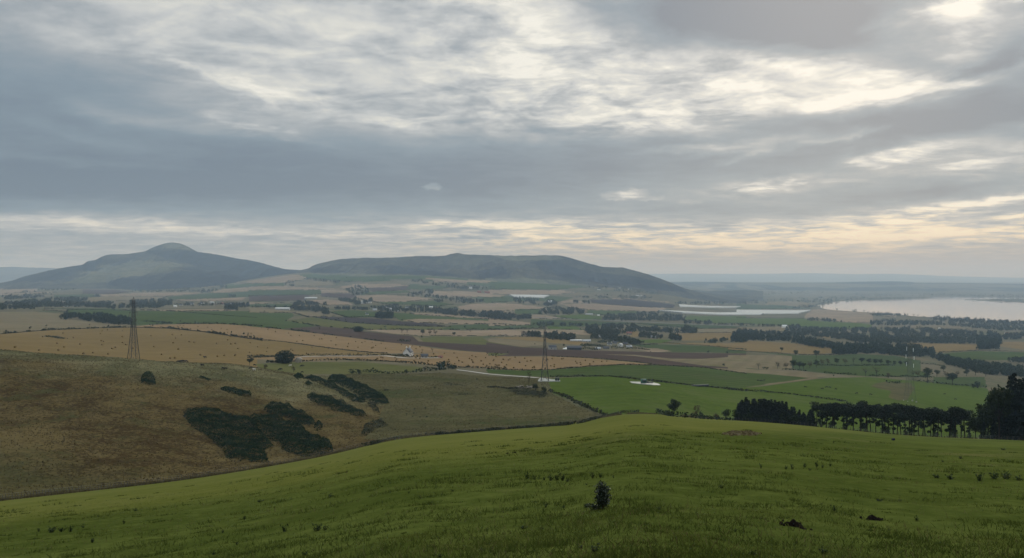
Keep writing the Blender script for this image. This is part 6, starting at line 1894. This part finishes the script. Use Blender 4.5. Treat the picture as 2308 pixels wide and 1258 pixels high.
# villages and steadings on the plain
VIL = [(870, 695, 9, 'white_wall', 'slate_roof', 'white house at the left of the middle village'), (880, 700, 10, 'white_wall', 'tin_roof', 'pale long house in the middle village'), (892, 702, 14, 'white_wall', 'white_roof', 'low white-roofed hall in the middle village'),
       (893, 696, 9, 'grey_wall', 'slate_roof', 'grey house behind the white hall'), (827, 710, 7, 'white_wall', 'slate_roof', 'lone white cottage above the black ploughland'), (856, 716, 6, 'white_wall', 'slate_roof', 'tiny white cottage under the round tree clump'),
       (845, 701, 9, 'grey_wall', 'tin_roof', 'grey shed left of the middle village'), (918, 695, 8, 'white_wall', 'slate_roof', 'white cottage in the right half of the middle village'), (944, 696, 9, 'stone_wall', 'slate_roof', 'stone house among village trees'),
       (972, 696, 9, 'white_wall', 'white_roof', 'white cottage at the right end of the middle village'), (984, 697, 7, 'stone_wall', 'tile_roof', 'red-roofed cottage beside the white end cottage'),
       (820, 684, 11, 'white_wall', 'tin_roof', 'pale steading in trees behind the middle village'), (833, 683, 8, 'white_wall', 'slate_roof', 'white house right of the pale steading'),
       (395, 692, 7, 'white_wall', 'white_roof', 'bright white cottage of the far left village'), (408, 689, 7, 'grey_wall', 'slate_roof', 'grey cottage next to the bright white one'), (432, 687, 9, 'grey_wall', 'slate_roof', 'long slate-roofed row in the far left village'),
       (455, 686, 8, 'white_wall', 'slate_roof', 'pale house in the middle of the far left village'), (478, 685, 9, 'grey_wall', 'tin_roof', 'grey tin-roofed house of the far left village'), (500, 686, 8, 'brick_wall', 'tile_roof', 'red-brown house of the far left village'),
       (520, 687, 9, 'white_wall', 'slate_roof', 'white house near the square conifer block'), (540, 686, 7, 'grey_wall', 'slate_roof', 'last grey house of the far left village'),
       (148, 692, 7, 'white_wall', 'white_roof', 'white cottage at the left edge wood'), (172, 691, 6, 'white_wall', 'slate_roof', 'small white cottage right of the left edge wood'),
       (1080, 660, 9, 'brick_wall', 'tile_roof', 'red barn, left of a pair on the far stubble'), (1098, 661, 12, 'brick_wall', 'tile_roof', 'long red barn on the far stubble'), (1060, 651, 9, 'white_wall', 'tin_roof', 'pale farm at the foot of the long hill'),
       (1350, 654, 7, 'white_wall', 'slate_roof', 'white cottage below the wooded hill end'), (1396, 650, 7, 'grey_wall', 'slate_roof', 'grey cottage in the wooded hill village'), (1420, 653, 8, 'white_wall', 'slate_roof', 'pale house in the wooded hill village'),
       (1486, 660, 6, 'white_wall', 'white_roof', 'bright white cottage at the toe of the hill'), (1506, 658, 5, 'white_wall', 'white_roof', 'brightest tiny cottage right of the toe of the hill'),
       (1440, 668, 14, 'grey_wall', 'tin_roof', 'long pale shed on the plain below the hill end'), (1240, 682, 8, 'white_wall', 'white_roof', 'pale silo shed in the dark wood below the polytunnels'),
       (1328, 710, 16, 'grey_wall', 'tin_roof', 'low tin shed beside the bright green strip'), (1349, 712, 5, 'white_wall', 'white_roof', 'tiny white cottage by the road clump'),
       (1768, 739, 11, 'white_wall', 'white_roof', 'white shed beside two dark trees'), (2032, 742, 15, 'white_wall', 'white_roof', 'long white shed near the dark oblong wood'), (2118, 742, 5, 'white_wall', 'white_roof', 'tiny white hut right of the long white shed'),
       (2270, 755, 10, 'white_wall', 'tile_roof', 'pale cottage, left of the pair at the right edge'), (2288, 756, 9, 'white_wall', 'slate_roof', 'pale cottage, right of the pair at the right edge'), (1885, 755, 5, 'white_wall', 'white_roof', 'tiny white gable peeping out of the large wood'),
       (637, 699, 32, 'grey_wall', 'white_roof', 'long low white-roofed sheds below the shelter belt'), (701, 674, 27, 'grey_wall', 'white_roof', 'wide pale-roofed shed among the far fields')]
for px, py, w_, wl, rf_, lb in VIL:
    big = w_ > 13
    house(px, py, w_, lb, wl, rf_, 'farm_shed' if big else 'cottage', 'farm shed' if big else 'house', storey=.12 if big else .34, pitch=.14 if big else .3, chim=0 if big else 1, win=3, depth=.35 if big else .6)

# polytunnels
def tunnels(r, pts, label, n=9):
    q = P(r, pts)                    # left-near, right-near, right-far, left-far
    A, B_, C_, D_ = [np.array(spot(x, y, 3000)) for x, y in q]
    root = empty('polytunnels', tuple(A), 0, label, 'polytunnels')
    for i in range(n):
        t0, t1 = i / n, (i + .86) / n
        p0, p1 = A + (D_ - A) * t0, A + (D_ - A) * t1
        q0, q1 = B_ + (C_ - B_) * t0, B_ + (C_ - B_) * t1
        g = Geo()
        rows = []
        hh_ = min(5.0, .4 * np.linalg.norm(p1 - p0)) + 2.0
        m_ = 16
        for s in np.linspace(0, 1, m_):
            a, b = p0 + (q0 - p0) * s, p1 + (q1 - p1) * s
            for c in np.linspace(0, math.pi, 7):
                p = a + (b - a) * (.5 - .5 * math.cos(c))
                z = float(zat(np.array([p[0]]), np.array([p[1]]))[0]) + math.sin(c) * hh_ + .3
                rows.append((p[0] - A[0], p[1] - A[1], z - A[2]))
        F = [(i_ * 7 + j_, (i_ + 1) * 7 + j_, (i_ + 1) * 7 + j_ + 1, i_ * 7 + j_ + 1) for i_ in range(m_ - 1) for j_ in range(6)]
        g.add(rows, F).link('tunnel', 'plastic_film', root, True)
    return root
tunnels(3, [(230,515),(500,520),(545,502),(190,498)], 'white polytunnels on the slope below the long hill', 6)
tunnels(3, [(1700,600),(2200,606),(2240,600),(1690,583)], 'smaller patch of white polytunnels before the loch', 5)
tunnels(3, [(1720,655),(2420,668),(2700,640),(1500,636)], 'long white sheet of polytunnels stretching towards the loch', 9)
tunnels(4, [(0,460),(500,455),(600,432),(0,428)], 'eastern sheet of polytunnels thinning out towards the loch', 8)

# ================================================================== bales
g = Geo()
pr = [(-.60, .50), (-.56, .62), (-.3, .65), (.3, .65), (.56, .62), (.60, .50)]
g.tube([(a, 0, .63) for a, r_ in pr], [r_ for a, r_ in pr], 12)
bale_me = g.mesh('bale', 'straw_bale', True)
ge = Geo()
for s in (-1, 1):
    ge.tube([(s * .58, 0, .63), (s * .615, 0, .63)], [.47, .44], 12)
    ge.add([(s * .615, .44 * math.cos(a), .63 + .44 * math.sin(a)) for a in np.linspace(0, 2 * math.pi, 12, endpoint=False)], [(0, 1, 2, 3), (0, 3, 4, 5), (0, 5, 6, 7), (0, 7, 8, 9), (0, 9, 10, 11)])
end_me = ge.mesh('bale_end', 'bale_end')
BAL = [
    (P(1, [(0,1010),(450,975),(850,960),(1160,950),(1500,955),(1800,985),(2280,1050),(2280,1190),(1500,1215),(600,1185),(0,1120)]), 52, 'round straw bale on the golden stubble behind the left pylon', 'bales of the golden stubble'),
    (P(1, [(1300,932),(1500,918),(1965,910),(2280,935),(2280,1040),(2000,1000),(1500,940)]), 15, 'round straw bale on the strip above the dark wall line', 'bales of the upper strip'),
    (P(2, [(60,775),(560,835),(1000,890),(1400,935),(1700,980),(2000,1000),(1700,1040),(1250,1000),(900,975),(300,895)]), 42, 'round straw bale on the pink stubble below the ploughland', 'bales of the pink stubble'),
    (P(2, [(0,890),(620,960),(1100,1015),(1100,1020),(400,1025),(0,1040)]), 13, 'round straw bale on the narrow golden wedge', 'bales of the golden wedge'),
    (P(2, [(950,1045),(1500,1050),(2000,1030),(2280,1040),(2280,1125),(1850,1120),(1300,1075)]), 34, 'round straw bale on the stubble below the white cottage', 'bales below the white cottage'),
    (P(3, [(0,1042),(560,1042),(900,1060),(1200,1095),(900,1110),(550,1145),(0,1140)]), 38, 'round straw bale on the stubble around the middle pylon', 'bales around the middle pylon')]
brng = np.random.default_rng(31)
for poly, n, lb, gp in BAL:
    pa = np.array(poly)
    (x0, y0), (x1, y1) = pa.min(0), pa.max(0)
    done, put = 0, []
    while done < n:
        x, y = brng.uniform(x0, x1), brng.uniform(y0, y1)
        if not inpoly(np.array([x]), np.array([y]), pa)[0]:
            continue
        X, Y, Z = spot(x, y, far_min(x))
        if any(math.hypot(X - a, Y - b) < 9 for a, b in put):
            if brng.uniform() < .8:
                continue
        put.append((X, Y))
        done += 1
        o = link('straw_bale', bale_me)
        s = brng.uniform(.9, 1.15)
        o.location = (X, Y, Z - .05)
        o.rotation_euler = (0, 0, brng.normal(.3, .5))
        o.scale = (s, s, s)
        tag(o, lb, 'bale', gp)
        link('bale_end', end_me, o)

# ================================================================== cattle
def cow_mesh(graze, name, m):
    bm_ = bmesh.new()
    sk = bm_.verts.layers.skin.verify()
    def v(p, r):
        q = bm_.verts.new(p)
        q[sk].radius = (r, r)
        return q
    hip, mid, sho = v((-.75, 0, 1.05), .30), v((0, 0, 1.0), .37), v((.62, 0, 1.05), .32)
    nk = v((.98, 0, 1.15 if not graze else .86), .19)
    hd = v((1.25, 0, 1.32 if not graze else .42), .14)
    mz = v((1.52, 0, 1.20 if not graze else .16), .09)
    tl = v((-1.05, 0, 1.2), .06)
    t2 = v((-1.12, 0, .6), .035)
    for a, b in ((hip, mid), (mid, sho), (sho, nk), (nk, hd), (hd, mz), (hip, tl), (tl, t2)):
        bm_.edges.new((a, b))
    for s in (-1, 1):
        for top, x, off in ((hip, -.80, -.12), (sho, .60, .05)):
            a = v((x, s * .22, .72), .13)
            b = v((x + off, s * .23, .40), .075)
            c = v((x + (off * .2), s * .23, .02), .055)
            bm_.edges.new((top, a)); bm_.edges.new((a, b)); bm_.edges.new((b, c))
        e = v((hd.co.x - .08, s * .24, hd.co.z + .08), .05)
        bm_.edges.new((hd, e))
    me = bpy.data.meshes.new('cow_skeleton')
    bm_.to_mesh(me); bm_.free()
    o = bpy.data.objects.new('cow_skeleton', me)
    COL.objects.link(o)
    sm = o.modifiers.new('skin', 'SKIN')
    me.skin_vertices[0].data[0].use_root = True
    o.modifiers.new('sub', 'SUBSURF').levels = 1
    dg = bpy.context.evaluated_depsgraph_get()
    out = bpy.data.meshes.new_from_object(o.evaluated_get(dg))
    out.name = name
    bpy.data.objects.remove(o)
    out.materials.clear()
    out.materials.append(MATS[m])
    for p in out.polygons:
        p.use_smooth = True
    return out
COWS = {(g_, c_): cow_mesh(g_, 'cow', 'cow_' + c_) for g_ in (0, 1) for c_ in ('black', 'white')}
def cow(px, py, label, graze=1, c='black', group=None, dmin=400, dmax=900, s=1.0):
    o = link('cow', COWS[graze, c])
    X, Y, Z = spot(px, py, dmin, dmax)
    o.location = (X, Y, Z)
    o.rotation_euler = (0, 0, random.choice([0, 3.14]) + random.gauss(0, .5))
    o.scale = (s, s, s)
    tag(o, label, 'cow', group)
for i, x in enumerate([402, 406, 409, 413, 417, 421]):
    cow(x, 817.5 - i * .4, 'black cow in the huddle on the brow right of the left pylon', i % 2, group='black cows on the brow', dmin=470, dmax=580)
cow(462, 808, 'black cow standing alone by the hedge above the brow', 0, dmin=560, dmax=800, s=1.3)
cow(456, 826, 'black cow alone on the slope below the huddle', 0, dmin=400, dmax=560)
for x, y in ((503, 833), (508, 833.5)):
    cow(x, y, 'black cow, one of a close pair near the brow', 1, group='pair of black cows near the brow', dmin=400, dmax=570)
cow(566, 832, 'black cow just above the white one', 1, dmin=420, dmax=570)
cow(573, 836, 'white cow near the end of the brow', 0, 'white', dmin=420, dmax=560)
cow(574, 825, 'black cow at the left end of the olive field', 1, dmin=540, dmax=800)
cow(654, 826, 'white cow standing in the olive field', 0, 'white', dmin=540, dmax=800)
for x, y in ((630, 835), (633, 834)):
    cow(x, y, 'black cow, one of two at the near edge of the olive field', 1, group='pair of black cows in the olive field', dmin=540, dmax=800)
for x, y in ((679, 827), (682, 826)):
    cow(x, y, 'black cow, one of two in the middle of the olive field', 1, group='two black cows mid olive field', dmin=540, dmax=800)
cow(681, 841, 'black cow at the edge of the slope below the olive field', 1, dmin=500, dmax=700)
for X_, Y_ in ((606, 325), (738, 338), (770, 326), (795, 328), (842, 342), (1005, 374), (1115, 384), (1690, 380), (1775, 420)):
    px, py = P(8, [(X_, Y_)])[0]
    cow(px, py, 'dark cow grazing on the bright green field before the pine row', 1, group='cows on the bright green field', dmin=560, dmax=900)
for X_, Y_ in ((238, 274), (262, 276), (285, 272)):
    px, py = P(8, [(X_, Y_)])[0]
    cow(px, py, 'dark cow in the corner by the tan strip', 1, group='cows by the tan strip', dmin=560, dmax=1000)

# ------------------------------------------------------------------ the air between here and the hills
hb = bmesh.new()
bmesh.ops.create_cube(hb, size=1.0)
hm = bpy.data.meshes.new('haze')
hb.to_mesh(hm)
hb.free()
haze = bpy.data.objects.new('haze', hm)
COL.objects.link(haze)
X0, X1, Y0, Y1, Z0, Z1 = -30000, 30000, -800, 36000, -215, 420
haze.location = ((X0 + X1) / 2, (Y0 + Y1) / 2, (Z0 + Z1) / 2)
haze.scale = (X1 - X0, Y1 - Y0, Z1 - Z0)
haze['kind'] = 'stuff'
haze['label'] = 'pale blue autumn haze hanging over the whole valley'
haze['category'] = 'haze'
mm = bpy.data.materials.new('haze_air')
mm.use_nodes = True
mm.node_tree.nodes.clear()
h = NT(mm.node_tree)
pv = h.node('ShaderNodeVolumePrincipled')
pv.inputs['Color'].default_value = (0.54, 0.75, 1.0, 1)
pv.inputs['Absorption Color'].default_value = (1, 1, 1, 1)
pv.inputs['Density'].default_value = 7.6e-5
pv.inputs['Anisotropy'].default_value = 0.15
ho = h.node('ShaderNodeOutputMaterial')
h.l.new(pv.outputs[0], ho.inputs['Volume'])
hm.materials.append(mm)
